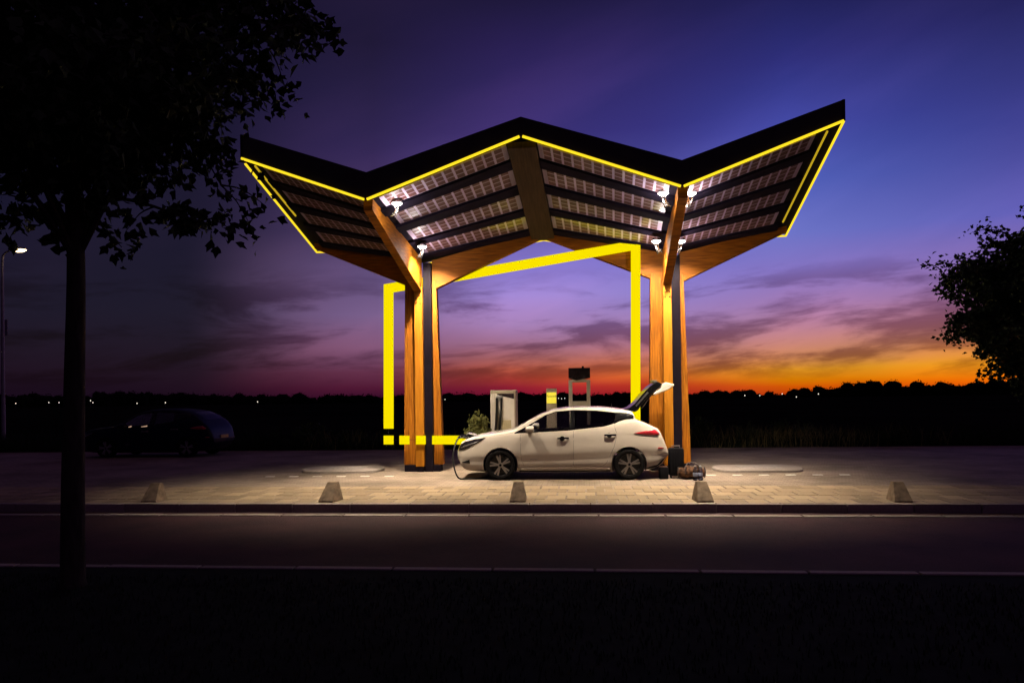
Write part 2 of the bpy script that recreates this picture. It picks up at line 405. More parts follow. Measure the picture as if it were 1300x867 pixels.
# panels and purlins
rowsb = [(.02, .13), (.21, .36), (.445, .60), (.675, .83)]
purb = [(.135, .205), (.365, .44), (.605, .67), (.835, .90)]
for bay in range(4):
    a0, a1 = (.16, .95) if bay == 0 else (.05, .84) if bay == 3 else (.07, .93) if bay == 1 else (.07, .93)
    if bay in (1, 2): a0, a1 = (.075, .90) if bay == 1 else (.10, .925)
    for (b0, b1) in rowsb:
        nx = 14
        vs = []; fs = []; uvs = []
        for j in (0, 1):
            for k in range(nx+1):
                a = a0+(a1-a0)*k/nx; b = (b0, b1)[j]
                vs.append(roofpt(bay, a, b, -.028))
        for j in (0, 1):
            for k in range(nx+1):
                a = a0+(a1-a0)*k/nx; b = (b0, b1)[j]
                vs.append(roofpt(bay, a, b, -.004))
        n = nx+1
        for k in range(nx):
            fs.append((k, k+1, n+k+1, n+k)); fs.append((2*n+k, 3*n+k, 3*n+k+1, 2*n+k+1))
            fs.append((k, 2*n+k, 2*n+k+1, k+1)); fs.append((n+k, n+k+1, 3*n+k+1, 3*n+k))
        mbp = MB().add(vs, fs)
        o = P(mbp, 'solar_panel', M['panel'], can)
        uvl = o.data.uv_layers.new(name='UVMap')
        ny = round(4*(b1-b0)/.15)
        for poly in o.data.polygons:
            for li in poly.loop_indices:
                vi = o.data.loops[li].vertex_index % (2*n)
                uvl.data[li].uv = ((vi % n)/nx*12.7-.35, (vi//n)*ny)
    for (b0, b1) in purb:
        e0, e1 = (.11, .98) if bay == 0 else (.02, .89) if bay == 3 else (.03, .97)
        hi = [roofpt(bay, e0, b0, -.002), roofpt(bay, e1, b0, -.002), roofpt(bay, e1, b1, -.002), roofpt(bay, e0, b1, -.002)]
        lo = [p+Vector((0, 0, -.075)) for p in hi]
        P(MB().hexa(lo, hi), 'purlin', M['purlin'], can)
# ridge beam under the apex
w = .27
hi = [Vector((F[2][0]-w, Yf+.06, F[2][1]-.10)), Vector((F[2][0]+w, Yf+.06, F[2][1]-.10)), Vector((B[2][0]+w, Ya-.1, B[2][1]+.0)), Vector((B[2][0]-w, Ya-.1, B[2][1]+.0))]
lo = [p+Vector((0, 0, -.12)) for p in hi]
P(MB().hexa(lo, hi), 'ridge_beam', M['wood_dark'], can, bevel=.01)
# columns and arms
for ci, (x0, vi) in enumerate(((-3.89, 1), (1.97, 3))):
    yfz = 17.36
    fp = P(MB().hexa([(x0-.105, yfz, .13), (x0+.105, yfz, .13), (x0+.105, yfz+.36, .13), (x0-.105, yfz+.36, .13)],
                     [(x0-.095, yfz, 4.42), (x0+.095, yfz, 4.42), (x0+.095, yfz+.36, 4.42), (x0-.095, yfz+.36, 4.42)]), 'main_post', M['wood_light'], can, bevel=.008)
    def sub(mb, name, m, **k): 
        o = mb.build(name, m, fp, **k); return o
    for (l0, l1, t0, t1) in ((-.44, -.04, -.36, -.04), (.24, .52, .24, .40)):
        sub(MB().hexa([(x0+l0, yfz+.20, .16), (x0+l1, yfz+.20, .16), (x0+l1, yfz+.42, .16), (x0+l0, yfz+.42, .16)],
                      [(x0+t0, yfz+.20, 4.6), (x0+t1, yfz+.20, 4.6), (x0+t1, yfz+.42, 4.6), (x0+t0, yfz+.42, 4.6)]), 'side_post', M['wood'], bevel=.008)
    sub(MB().box((x0+.207, yfz+.22, 2.5), (.196, .30, 5.0)), 'service_duct', M['steel'], bevel=.006)
    sub(MB().box((x0+.03, yfz+.27, .075), (.88, .30, .17)).box((x0, yfz+.12, .07), (.16, .2, .16)), 'base_shoe', M['steel'], bevel=.006)
    for bx in (-.05, .05):
        for bz in (4.02, 4.14):
            sub(MB().lathe([(.001, 0), (.016, 0), (.016, -.018), (.001, -.018)], 8, (x0+bx, yfz, bz), 'y'), 'bolt', M['chrome'])
    # front arm up to the valley
    vx, vz = F[vi]; ex = vx+.02
    w = .092
    sec0 = [(x0-w, 17.42, 4.28), (x0+w, 17.42, 4.28), (x0+w, 17.42, 5.10), (x0-w, 17.42, 5.10)]
    sec1 = [(ex-w, Yf+.07, vz-.20), (ex+w, Yf+.07, vz-.20), (ex+w, Yf+.07, vz+.03), (ex-w, Yf+.07, vz+.03)]
    P(MB().rings([sec0, sec1]), 'front_arm', M['wood_h'], can, bevel=.006)
    # side arms
    for sg in (-1, 1):
        j = vi+sg
        tip = Vector((B[j][0], Ya, B[j][1]))
        if j == 2: tx = B[2][0]+(-sg)*.01; tz0, tz1 = B[2][1]-.06, B[2][1]+.12
        else: tx = B[j][0]-sg*.10; tz0, tz1 = B[j][1]-.04, B[j][1]+.10
        xs = x0+sg*.10 if sg < 0 else x0+.30
        lo = 4.34+.0*(sg); 
        if sg < 0: xs = x0-.02
        A = [(xs, Ya-.17, lo+.02), (xs, Ya+.03, lo+.02), (xs, Ya+.03, 5.08), (xs, Ya-.17, 5.08)]
        Bq = [(tx, Ya-.17, tz0), (tx, Ya+.03, tz0), (tx, Ya+.03, tz1), (tx, Ya-.17, tz1)]
        P(MB().rings([A, Bq]), 'side_arm', M['wood_h'], can, bevel=.006)

# flood lights on the front arms
def floodlight(x, y, z, side, on=True, pw=1.0, out=2):
    hd = P(MB().lathe([(.02, .075), (.075, .062), (.105, .02), (.105, 0), (.09, -.004)], 18, (x, y, z)), 'floodlight', M['chrome'], can, smooth=True)
    MB().lathe([(.001, -.045), (.06, -.038), (.098, -.006), (.100, .02), (.02, .022)], 18, (x, y, z-.006)).build('lens', M['lampglow' if on else 'clear_lens'], hd, smooth=True)
    mbk = MB().tube([(x-side*.02, y+.02, z-.01), (x-side*.05, y+.05, z-.14), (x-side*.09, y+.06, z-.22), (x-side*.15, y+.05, z-.24)], .014, 6)
    mbk.tube([(x+side*.06, y, z-.01), (x+side*.02, y+.02, z-.13), (x-side*.04, y+.05, z-.28)], .010, 6)
    mbk.tube([(x-side*.06, y-.03, z-.02), (x-side*.02, y, z-.18), (x-side*.07, y+.05, z-.26)], .008, 6)
    mbk.tube([(x+side*.03, y-.05, z-.02), (x, y-.02, z-.16), (x-side*.08, y+.02, z-.22)], .008, 6)
    mbk.box((x-side*.08, y+.06, z-.2), (.06, .05, .06))
    mbk.build('bracket', M['chrome'], hd, smooth=True)
    if not on: return
    l = bpy.data.lights.new('flood_light', 'SPOT'); l.energy = FLOOD*pw*(1.08 if y < 15.5 else .62); l.color = (1, .83, .62); l.spot_size = R(96 if y < 15.5 else 112); l.spot_blend = .95; l.shadow_soft_size = .07
    o = bpy.data.objects.new('flood_light', l); C.objects.link(o); o.location = (x, y, z-.07); o.rotation_euler = (R(3 if y < 15.5 else 24), R(-out), 0)
    o.parent = can; o.matrix_parent_inverse = Matrix.Translation((-XC, -17.5, 0))
    l = bpy.data.lights.new('lens_spill', 'POINT'); l.energy = 17; l.color = (1, .88, .84); l.shadow_soft_size = .08
    o = bpy.data.objects.new('lens_spill', l); C.objects.link(o); o.location = (x+side*.10, y-.05, z-.26)
    o.parent = can; o.matrix_parent_inverse = Matrix.Translation((-XC, -17.5, 0))
FLOOD = 2300
for px, py, yy, side, on, pw, out in ((504, 257, 14.4, 1, 1, 1.7, -4), (536, 312, 16.5, 1, 1, 1.9, -4), (464.5, 258, 14.4, -1, 0, 1, 0), (842, 244, 14.4, -1, 1, 1, -3), (877, 244, 14.4, 1, 1, 1, 1), (833, 305, 16.5, -1, 1, 1, -6), (864, 305, 16.5, 1, 1, 1, 1)):
    p = at(px, py, yy); floodlight(p.x, yy, p.z-.02, side, bool(on), pw, out)

# ---------------------------------------------------------------- overlaid yellow graphic, modelled as a frame of glowing bars
fr = empty('yellow_graphic_frame', (-1.8, 17.3, .6), 'tall slanted yellow graphic frame, modelled as solid glowing bars around the car between the columns', 'graphic frame')
def bar(name, pts, d):   # outline as a front polygon of 3-D points, d thick to the back
    pts = [Vector(p) for p in pts]; n = len(pts)
    vs = pts+[p+Vector((0, d, 0)) for p in pts]
    o = MB().add(vs, [tuple(range(n)), tuple(range(2*n-1, n-1, -1))]+[(i, i+n, (i+1) % n+n, (i+1) % n) for i in range(n)]).build(name, M['frame'], fr)
    o.matrix_parent_inverse = Matrix.Translation((1.8, -17.3, -.6)); return o
YB = 17.27; YT = 18.25; YR = 17.34
def lp(x, y):   # left post leans back towards its top
    t = (564-y)/(564-361); return at(x, y, YB+(YT-YB)*t)
bar('post', [lp(487, 544), lp(499, 544), lp(499, 371), lp(487, 361)], .05)
def tp(x, y):
    t = (x-487)/(813-487); return at(x, y, YT+(YR-YT)*t)
bar('top_rail', [tp(499.2, 371), tp(801, 318), tp(813, 304), tp(487.2, 361)], .05)
bar('post', [at(801, 564, YR), at(813, 564, YR), at(813, 304.4, YR), at(801, 318.3, YR)], .05)
for a, b in ((487, 499), (507, 519.3), (528, 540), (548.5, 800.5)):
    bar('bottom_bar' if b > 700 else 'bottom_dash', [at(a, 564, YB), at(b, 564, YB if b < 700 else YR), at(b, 553, YB if b < 700 else YR), at(a, 553, YB)], .05)
mbw = MB().tube([at(493, 558, YB+.03), at(560, 558, YB+.03)], .004, 5).tube([at(493, 558, YB+.03), lp(493, 540)+Vector((0, .02, 0))], .004, 5)
o = mbw.build('link_wire', M['steel'], fr); o.matrix_parent_inverse = Matrix.Translation((1.8, -17.3, -.6))

# ---------------------------------------------------------------- cars
def smooth_tab(tab, sig):
    xs = np.array([p[0] for p in tab]); ys = np.array([p[1] for p in tab])
    g = np.arange(-.2, 4.8, .005); v = np.interp(g, xs, ys)
    if sig:
        k = np.exp(-.5*(np.arange(-60, 61)*.005/sig)**2); k /= k.sum(); v = np.convolve(np.pad(v, 60, mode='edge'), k, 'valid')
    return lambda s: float(np.interp(s, g, v))

ZT_OPEN = [(0, .62), (.03, .735), (.1, .815), (.2, .87), (.35, .92), (.6, .975), (.9, 1.015), (1.15, 1.06), (1.3, 1.115), (1.55, 1.27), (1.8, 1.405), (2.05, 1.485), (2.35, 1.525), (2.7, 1.535), (3.1, 1.525), (3.4, 1.495), (3.7, 1.45), (3.77, 1.425), (3.82, 1.265), (4.0, 1.19), (4.17, 1.12), (4.28, 1.065), (4.35, .94), (4.43, .76), (4.47, .65), (4.485, .57)]
ZT_SHUT = [(0, .66), (.03, .78), (.1, .85), (.2, .91), (.35, .96), (.6, 1.00), (.9, 1.035), (1.15, 1.07), (1.3, 1.12), (1.55, 1.28), (1.8, 1.43), (2.05, 1.54), (2.35, 1.60), (2.7, 1.62), (3.1, 1.615), (3.4, 1.58), (3.7, 1.52), (3.95, 1.40), (4.15, 1.22), (4.28, 1.08), (4.38, .95), (4.44, .80), (4.48, .60)]
ZB_TAB = [(0, .46), (.03, .34), (.1, .25), (.2, .20), (.5, .175), (1, .16), (3.4, .16), (3.9, .19), (4.2, .23), (4.35, .31), (4.45, .43), (4.485, .50)]
W_TAB = [(0, .50), (.03, .58), (.1, .68), (.2, .755), (.35, .815), (.6, .865), (1, .885), (2, .89), (3.2, .89), (3.7, .885), (4.0, .875), (4.2, .855), (4.35, .815), (4.45, .75), (4.485, .67)]
BELT = [(0, .95), (1.3, .965), (2.2, 1.015), (2.5, 1.035), (3.15, 1.10), (3.45, 1.17), (3.7, 1.20), (4.5, 1.2)]

class CarShape:
    def __init__(s, zt, sig=.03):
        s.zt = smooth_tab(zt, sig); s.zb = smooth_tab(ZB_TAB, .03); s.w = smooth_tab(W_TAB, .06); s.belt = smooth_tab(BELT, .1)
    def par(s, x):
        zt, zb, w = s.zt(x), s.zb(x), s.w(x)
        zs = min(s.belt(x), zt-.075) if x < 3.7 else min(s.belt(x), zt-.05)
        ze = max(zs+.01, zt-.085)
        return zt, zb, w, zs, ze
    def low(s, x, t):
        return 1-.10*max(0, 1-t)**3-.03*t**5-.022*math.exp(-((t-.30)/.11)**2)+.010*math.exp(-((t-.86)/.05)**2)-.05*max(0, (.22-t)/.22)**1.5
    def hw(s, x, z):
        zt, zb, w, zs, ze = s.par(x)
        if z <= zs: return w*s.low(x, max(0, (z-zb)/(zs-zb)))
        ws = w*s.low(x, 1)
        if z <= ze: return ws-(z-zs)*.52
        he = ws-(ze-zs)*.52
        q = min(1, (z-ze)/(zt-ze))
        th = math.asin(q**(1/.85)); return he*cos(th)**.55
    def ring(s, x, inset=0, zmin=None):
        zt, zb, w, zs, ze = s.par(x)
        if zmin is not None: zb = zmin
        zt -= inset
        if inset: zs = min(zs, zt-.03)
        half = [(0, zb)]
        for k in range(13):
            t = k/12; z = zb+(zs-zb)*t; half.append((max(.02, w*s.low(x, (z-s.zb(x))/(zs-s.zb(x)))-inset), z))
        ws = w*s.low(x, 1); ze2 = min(ze, zt-.005)
        for k in range(1, 9):
            z = zs+(ze2-zs)*k/8; half.append((max(.02, ws-(z-zs)*.52-inset), z))
        he = half[-1][0]
        for k in range(1, 10):
            th = pi/2*k/10; half.append((he*cos(th)**.55, ze2+(zt-ze2)*sin(th)**.85))
        half.append((0, zt))
        return [(x, -y, z) for y, z in half]+[(x, y, z) for y, z in half[-2:0:-1]]

def apply_bool(obj, cutters):
    for c in cutters:
        m = obj.modifiers.new('cut', 'BOOLEAN'); m.operation = 'DIFFERENCE'; m.object = c; m.solver = 'EXACT'
    dg = bpy.context.evaluated_depsgraph_get(); dg.update()
    me = bpy.data.meshes.new_from_object(obj.evaluated_get(dg))
    obj.modifiers.clear(); old = obj.data; obj.data = me; bpy.data.meshes.remove(old)
    for c in cutters: bpy.data.objects.remove(c)
    me.polygons.foreach_set('use_smooth', [True]*len(me.polygons)); me.set_sharp_from_angle(angle=R(32))

X_OFF = 2.24
def make_car(name, loc, label, paint, zt, hatch_open):
    sh = CarShape(zt, .018)
    root = empty(name, loc, label, 'car')
    def off(vs): return [(x-X_OFF, y, z) for x, y, z in vs]
    st = sorted(set([0, .008, .02, .035, .055, .08, .11, .15]+[round(.2+.05*k, 3) for k in range(86)]+[3.74, 3.76, 3.78, 3.79, 3.81, 3.825, 3.84, 4.46, 4.475, 4.485]))
    st = [s for s in st if s <= 4.485]
    mb = MB().rings([off(sh.ring(s)) for s in st])
    body = mb.build('body', paint, root)
    # cutters
    cut = []
    def cutter(mb):
        o = mb.build('cutter', M['black_plastic']); o.parent = None; o.matrix_world = Matrix.Translation(loc); cut.append(o); return o
    if hatch_open:
        cutter(MB().box((4.2137-X_OFF, 0, 1.423), (.881, 1.137, 1.3)))
    ss = [1.34+.05*k for k in range(int((4.22-1.34)/.05)+1)]
    cutter(MB().rings([off(sh.ring(s, .055, .50)) for s in ss if True]))
    for wx in (.965, 3.665):
        for sd in (-1, 1):
            cutter(MB().lathe([(.365, 0), (.365, .6)], 40, (wx-X_OFF, sd*.9-.3, .325), 'y'))
    DLO = [(1.27, .985), (1.50, 1.105), (1.93, 1.355), (2.15, 1.425), (2.51, 1.452), (3.035, 1.432), (3.40, 1.392), (3.60, 1.35), (3.62, 1.28), (3.47, 1.235), (3.31, 1.155), (3.15, 1.118), (2.475, 1.045), (2.217, 1.03)]
    k = zt is ZT_SHUT
    if k: DLO = [(x, z+(.075*max(0, min(1, (z-1.0)/.4)))) for x, z in DLO]
    cutter(MB().prism([(x-X_OFF, z) for x, z in DLO], -1.3, 1.3))
    # windscreen opening, from above
    wsp = [(1.42-X_OFF, -.66), (2.02-X_OFF, -.54), (2.02-X_OFF, .54), (1.42-X_OFF, .66)]
    n = 4
    cutter(MB().add([(x, y, 1.08) for x, y in wsp]+[(x, y, 1.9) for x, y in wsp], [(3, 2, 1, 0), (4, 5, 6, 7), (0, 1, 5, 4), (1, 2, 6, 5), (2, 3, 7, 6), (3, 0, 4, 7)]))
    apply_bool(body, cut)
    # conformal patches on both flanks
    def patch(name, poly, m, eps, sides=(-1, 1), parent=body, thick=.006, cuts=5, label=None):
        out = []
        for sd in sides:
            bm = bmesh.new(); vs = [bm.verts.new((x, 0, z)) for x, z in poly]; bm.faces.new(vs)
            bmesh.ops.triangulate(bm, faces=bm.faces)
            for _ in range(4):
                es = [e for e in bm.edges if e.calc_length() > .07]
                if not es: break
                bmesh.ops.subdivide_edges(bm, edges=es, cuts=1); bmesh.ops.triangulate(bm, faces=[f for f in bm.faces if len(f.verts) > 3])
            for v in bm.verts:
                v.co.y = sd*(sh.hw(v.co.x, v.co.z)+eps); v.co.x -= X_OFF
            bmesh.ops.recalc_face_normals(bm, faces=bm.faces)
            fs = list(bm.faces)
            if sum(f.normal.y*sd for f in fs) < 0: bmesh.ops.reverse_faces(bm, faces=fs)
            me = bpy.data.meshes.new(name); bm.to_mesh(me); bm.free(); me.materials.append(m)
            me.polygons.foreach_set('use_smooth', [True]*len(me.polygons))
            o = bpy.data.objects.new(name, me); C.objects.link(o); o.parent = parent
            so = o.modifiers.new('thickness', 'SOLIDIFY'); so.thickness = thick; so.offset = 1
            if label: o['label'] = label
            out.append(o)
        return out
    def split_poly(poly, x, keep_left):
        out = []
        for i in range(len(poly)):
            a, b = poly[i], poly[(i+1) % len(poly)]
            ia = (a[0] < x) == keep_left
            if ia: out.append(a)
            if (a[0]-x)*(b[0]-x) < 0:
                t = (x-a[0])/(b[0]-a[0]); out.append((x, a[1]+(b[1]-a[1])*t))
        return out
    patch('front_window', split_poly(DLO, 2.44, True), M['glass'], -.016, parent=root, thick=.004)
    patch('rear_window', split_poly(DLO, 2.54, False), M['glass_dark'], -.016, parent=root, thick=.004)
    zz = .075 if k else 0
    patch('pillar_trim', [(2.43, 1.035), (2.55, 1.045), (2.54, 1.462+zz), (2.46, 1.458+zz)], M['gloss_black'], -.008, parent=root)
    patch('quarter_trim', [(3.36, 1.16+zz*.3), (3.47, 1.22+zz*.5), (3.63, 1.262+zz*.7), (3.77, 1.268+zz*.7), (3.765, 1.345+zz), (3.65, 1.38+zz), (3.40, 1.40+zz)], M['gloss_black'], .002, parent=root)
    # window frame strip
    def strip_line(name, pts, wd, m, eps=.001, sides=(-1, 1), parent=body):
        for sd in sides:
            mbs = MB()
            P3 = []
            for i in range(len(pts)-1):
                nseg = max(1, int(math.hypot(pts[i+1][0]-pts[i][0], pts[i+1][1]-pts[i][1])/.04))
                for q in range(nseg): P3.append((pts[i][0]+(pts[i+1][0]-pts[i][0])*q/nseg, pts[i][1]+(pts[i+1][1]-pts[i][1])*q/nseg))
            P3.append(pts[-1])
            mbs.tube([(x-X_OFF, sd*(sh.hw(x, z)+eps), z) for x, z in P3], wd, 6)
            mbs.build(name, m, parent, smooth=True)
    strip_line('window_seal', DLO[:8]+[DLO[0]] if False else DLO[:8], .009, M['gloss_black'], -.004)
    strip_line('window_seal', DLO[8:]+[DLO[0]], .008, M['gloss_black'], -.004)
    strip_line('door_gap', [(1.40, 1.0), (1.395, .80), (1.41, .45), (1.46, .30), (2.50, .285), (2.515, .60), (2.515, 1.03)], .0035, M['black_plastic'], -.0022)
    strip_line('door_gap', [(2.515, .285), (3.13, .29), (3.20, .36), (3.28, .52), (3.36, .70), (3.42, .95), (3.36, 1.14)], .0035, M['black_plastic'], -.0022)
    strip_line('bonnet_gap', [(.60, .90), (.9, .945), (1.25, 1.0)], .003, M['black_plastic'], -.002)
    if not hatch_open: strip_line('tailgate_gap', [(4.0, 1.15), (4.18, 1.0), (4.25, .85), (4.27, .6)], .003, M['black_plastic'], -.002)
    # lamps
    patch('headlight', [(.03, .60), (.035, .69), (.10, .755), (.20, .81), (.42, .868), (.66, .902), (.56, .825), (.36, .725), (.18, .635)], M['clear_lens'], .001)
    patch('light_signature', [(.10, .665), (.20, .705), (.40, .775), (.52, .835), (.40, .795), (.2, .735), (.1, .69)], M['rim'], .005, thick=.004)
    patch('bumper_vent', [(.10, .36), (.30, .345), (.29, .43)], M['black_plastic'], .001)
    patch('tail_lamp', [(3.76, .965), (4.02, 1.02), (4.20, 1.035), (4.30, .955), (4.26, .915), (4.0, .93)], M['red_lens'], .004)
    patch('side_reflector', [(4.26, .645), (4.38, .645), (4.385, .665), (4.27, .668)], M['red_lens'], .002)
    patch('rear_diffuser', [(3.99, .21), (4.22, .245), (4.34, .33), (4.42, .45), (4.36, .42), (4.25, .30), (4.08, .26)], M['black_plastic'], .003)
    patch('sill_trim', [(1.40, .20), (3.25, .20), (3.27, .245), (1.37, .245)], M['gloss_black'] if k else M['white_paint'], .006)
    patch('sill_strip', [(1.36, .168), (3.28, .168), (3.28, .196), (1.36, .196)], M['black_plastic'], .002)  # black strip along the lower sill
    patch('door_badge', [(1.60, .432), (1.76, .436), (1.76, .448), (1.60, .446)], M['rim'], .001, thick=.003)
    # handles
    for hx, hz in ((2.30, .875), (3.28, .935)):
        for sd in (-1, 1):
            y = sh.hw(hx, hz)
            h = MB().rings([[(hx-X_OFF+u, sd*(y+(.010 if abs(u) > .1 else .034)), hz+v+.01*u) for v in (-.016, .016)]+[(hx-X_OFF+u, sd*(y+(.0 if abs(u) > .1 else .016)), hz+v+.01*u) for v in (.016, -.016)] for u in (-.12, -.085, 0, .085, .12)])
            ho = h.build('door_handle', M['chrome'], body, smooth=True)
            MB().lathe([(.001, 0), (.05, 0), (.052, sd*.004), (.001, sd*.004)], 16, (hx-X_OFF-.02, sd*(y-.002), hz-.004), 'y').build('handle_recess', M['black_plastic'], ho)
    # mirrors
    for sd in (-1, 1):
        mx, mz = 1.60, 1.075
        y = .93
        rg = []
        for u, sc in ((-.09, .35), (-.075, .8), (-.03, 1.0), (.04, 1.0), (.085, .92), (.09, .8)):
            rg.append([(mx-X_OFF+u, sd*(y+.105*sc*cos(a)), mz+.07*sc*sin(a)*(1+.15*cos(a))) for a in [2*pi*q/16 for q in range(16)]])
        mo = MB().rings(rg).build('door_mirror', paint, root, smooth=True)
        MB().hexa([(mx-X_OFF-.05, sd*.80, mz-.09), (mx-X_OFF+.05, sd*.80, mz-.09), (mx-X_OFF+.04, sd*.80, mz-.05), (mx-X_OFF-.04, sd*.80, mz-.05)],
                  [(mx-X_OFF-.04, sd*.95, mz-.07), (mx-X_OFF+.04, sd*.95, mz-.07), (mx-X_OFF+.03, sd*.95, mz-.03), (mx-X_OFF-.03, sd*.95, mz-.03)]).build('mirror_stalk', M['black_plastic'], mo)
    # wind screen glass
    mbg = MB(); ns, ny = 14, 12; vs = []
    for a in range(ns+1):
        s_ = 1.40+.64*a/ns; hw0 = .67-.13*a/ns
        zt_, zb_, w_, zs_, ze_ = sh.par(s_)
        for b in range(ny+1):
            yv = -hw0+2*hw0*b/ny
            he = w_*sh.low(s_, 1)-(ze_-zs_)*.52
            cth = min(1, abs(yv)/he)**(1/.55); z = ze_+(zt_-ze_)*max(0, 1-cth*cth)**.425
            vs.append((s_-X_OFF, yv, z-.012))
    mbg.add(vs, [(a*(ny+1)+b, a*(ny+1)+b+1, (a+1)*(ny+1)+b+1, (a+1)*(ny+1)+b) for a in range(ns) for b in range(ny)])
    g = mbg.build('windscreen', M['glass'], root, smooth=True); so = g.modifiers.new('thickness', 'SOLIDIFY'); so.thickness = .005
    if not hatch_open:
        # rear screen lies on the tailgate
        mbg = MB(); vs = []
        for a in range(9):
            s_ = 3.74+.40*a/8
            zt_, zb_, w_, zs_, ze_ = sh.par(s_)
            for b in range(ny+1):
                yv = -.54+1.08*b/ny
                he = w_*sh.low(s_, 1)-(ze_-zs_)*.52
                cth = min(1, abs(yv)/he)**(1/.55); z = ze_+(zt_-ze_)*max(0, 1-cth*cth)**.425
                vs.append((s_-X_OFF, yv, z+.004))
        mbg.add(vs, [(a*(ny+1)+b, a*(ny+1)+b+1, (a+1)*(ny+1)+b+1, (a+1)*(ny+1)+b) for a in range(8) for b in range(ny)])
        mbg.build('rear_screen', M['gloss_black'], root, smooth=True)
        MB().box((4.476-X_OFF+.012, 0, .66), (.02, .5, .11)).build('number_plate', M['plate'], root, bevel=.003)
    # interior
    for sx in (2.1, 3.05):
        for sy in (-.36, .36):
            sm = MB().rings([[(sx-X_OFF+u, sy+v, z) for u, v in ((0, -.22), (.12, -.22), (.12, .22), (0, .22))] for u0, z in ((0, .5), (0, .8))])
            sm = MB()
            for (z, u, hw_) in ((.45, 0, .23), (.85, .08, .24), (1.08, .15, .19), (1.10, .155, .10), (1.14, .16, .10), (1.16, .16, .13), (1.30, .18, .12)):
                pass
            secs = [(.45, 0, .23, .14), (.85, .08, .24, .12), (1.06, .14, .18, .09), (1.10, .15, .07, .05), (1.15, .155, .07, .05), (1.17, .16, .13, .08), (1.29, .185, .12, .07)]
            sm.rings([[(sx-X_OFF+u+d*cu, sy+hw_*cv, z) for cu, cv in ((-.5, -1), (.5, -1), (.5, 1), (-.5, 1))] for z, u, hw_, d in secs])
            sm.box((sx-X_OFF-.22, sy, .52), (.5, .46, .14)).build('seat', M['interior'], root, bevel=.02)
    MB().hexa([(1.3-X_OFF, -.7, .75), (1.72-X_OFF, -.7, .75), (1.72-X_OFF, .7, .75), (1.3-X_OFF, .7, .75)],
              [(1.36-X_OFF, -.7, .97), (1.66-X_OFF, -.7, 1.0), (1.66-X_OFF, .7, 1.0), (1.36-X_OFF, .7, .97)]).build('dashboard', M['interior'], root, bevel=.02)
    MB().rings([[(1.84-X_OFF+.05*sin(a)+.012*cos(b)*.4, -.36+(.18+.014*cos(b))*cos(a), .97+(.17+.014*cos(b))*sin(a)+.012*sin(b)) for b in [2*pi*q/6 for q in range(6)]] for a in [2*pi*p/24 for p in range(25)]], cap=False).build('steering_wheel', M['interior'], root)
    # underside pan
    MB().box((2.2-X_OFF, 0, .20), (2.1, 1.5, .05)).box((2.2-X_OFF, 0, .22), (3.6, 1.1, .06)).build('floor_pan', M['black_plastic'], root)
    # wheels
    wheel0 = None
    for wx in (.965, 3.665):
        for sd in (-1, 1):
            lm = MB(); rgs = []
            for q in range(25):
                a = pi*(-.12)+pi*1.24*q/24
                rgs.append([(wx-X_OFF+.362*cos(a), sd*.86, .325+.362*sin(a)), (wx-X_OFF+.362*cos(a), sd*.60, .325+.362*sin(a))])
            lm.rings(rgs, cap=False, closed=False)
            lo = lm.build('wheel_arch_liner', M['black_plastic'], body, fixn=False); so = lo.modifiers.new('thickness', 'SOLIDIFY'); so.thickness = .006; so.offset = 0
            if wheel0 is None or sd == 1:
                pass
            e = MB()
            RT = .318
            tp_ = [(.225, -.095), (.25, -.105), (.285, -.108), (.307, -.098), (RT, -.07), (RT, .07), (.307, .098), (.285, .108), (.25, .105), (.225, .095)]
            tyre = MB().lathe([(r, h*sd) for r, h in tp_], 48, (0, 0, 0), 'y', False).build('wheel', M['rubber'], root, smooth=True)
            tyre.location = (wx-X_OFF, sd*.775, RT)
            yo = sd*.088
            MB().lathe([(.001, yo-sd*.07), (.21, yo-sd*.07), (.228, yo-sd*.02), (.245, yo), (.25, yo+sd*.010), (.242, yo+sd*.013), (.226, yo-sd*.004), (.21, yo-sd*.05), (.001, yo-sd*.055)], 48, (0, 0, 0), 'y').build('rim', M['rim_dark'], tyre, smooth=True)
            rs = MB(); rot0 = pi/2 if wx > 2 else pi/2+.2
            for q in range(5):
                a0 = rot0+2*pi*q/5
                for da in (-.16, .16):
                    pts = []
                    c0, c1 = a0+da*.55, a0+da
                    hw0, hw1 = .015, .019
                    def pt(r, a, t, dy): return (r*cos(a)-t*sin(a), yo+sd*dy, r*sin(a)+t*cos(a))
                    lo_ = [pt(.04, c0, -hw0, -.03), pt(.04, c0, hw0, -.03), pt(.24, c1, hw1, -.03), pt(.24, c1, -hw1, -.03)]
                    hi_ = [pt(.04, c0, -hw0, .004), pt(.04, c0, hw0, .004), pt(.24, c1, hw1, .002), pt(.24, c1, -hw1, .002)]
                    rs.hexa(lo_, hi_)
            rs.lathe([(.001, yo-sd*.03), (.055, yo-sd*.03), (.05, yo+sd*.008), (.001, yo+sd*.01)], 20, (0, 0, 0), 'y')
            rs.build('spokes', M['rim'], tyre)
            MB().lathe([(.001, yo+sd*.006), (.028, yo+sd*.008), (.026, yo+sd*.016), (.001, yo+sd*.017)], 16, (0, 0, 0), 'y').build('hub_cap', M['gloss_black'], tyre)
    return root, body, sh

car, body, sh = make_car('white_car', (-2.725+X_OFF, 16.415, .004), 'white five door hatchback on charge under the canopy with its tailgate raised', M['white_paint'], ZT_OPEN, True)
# raised tailgate (part of the white car): glass half, painted lower half
def cx(px): return .965+(px-635.5)/58.6-X_OFF
tg = MB()
def tsec(pts, y0, y1): tg.prism(pts, y0, y1)
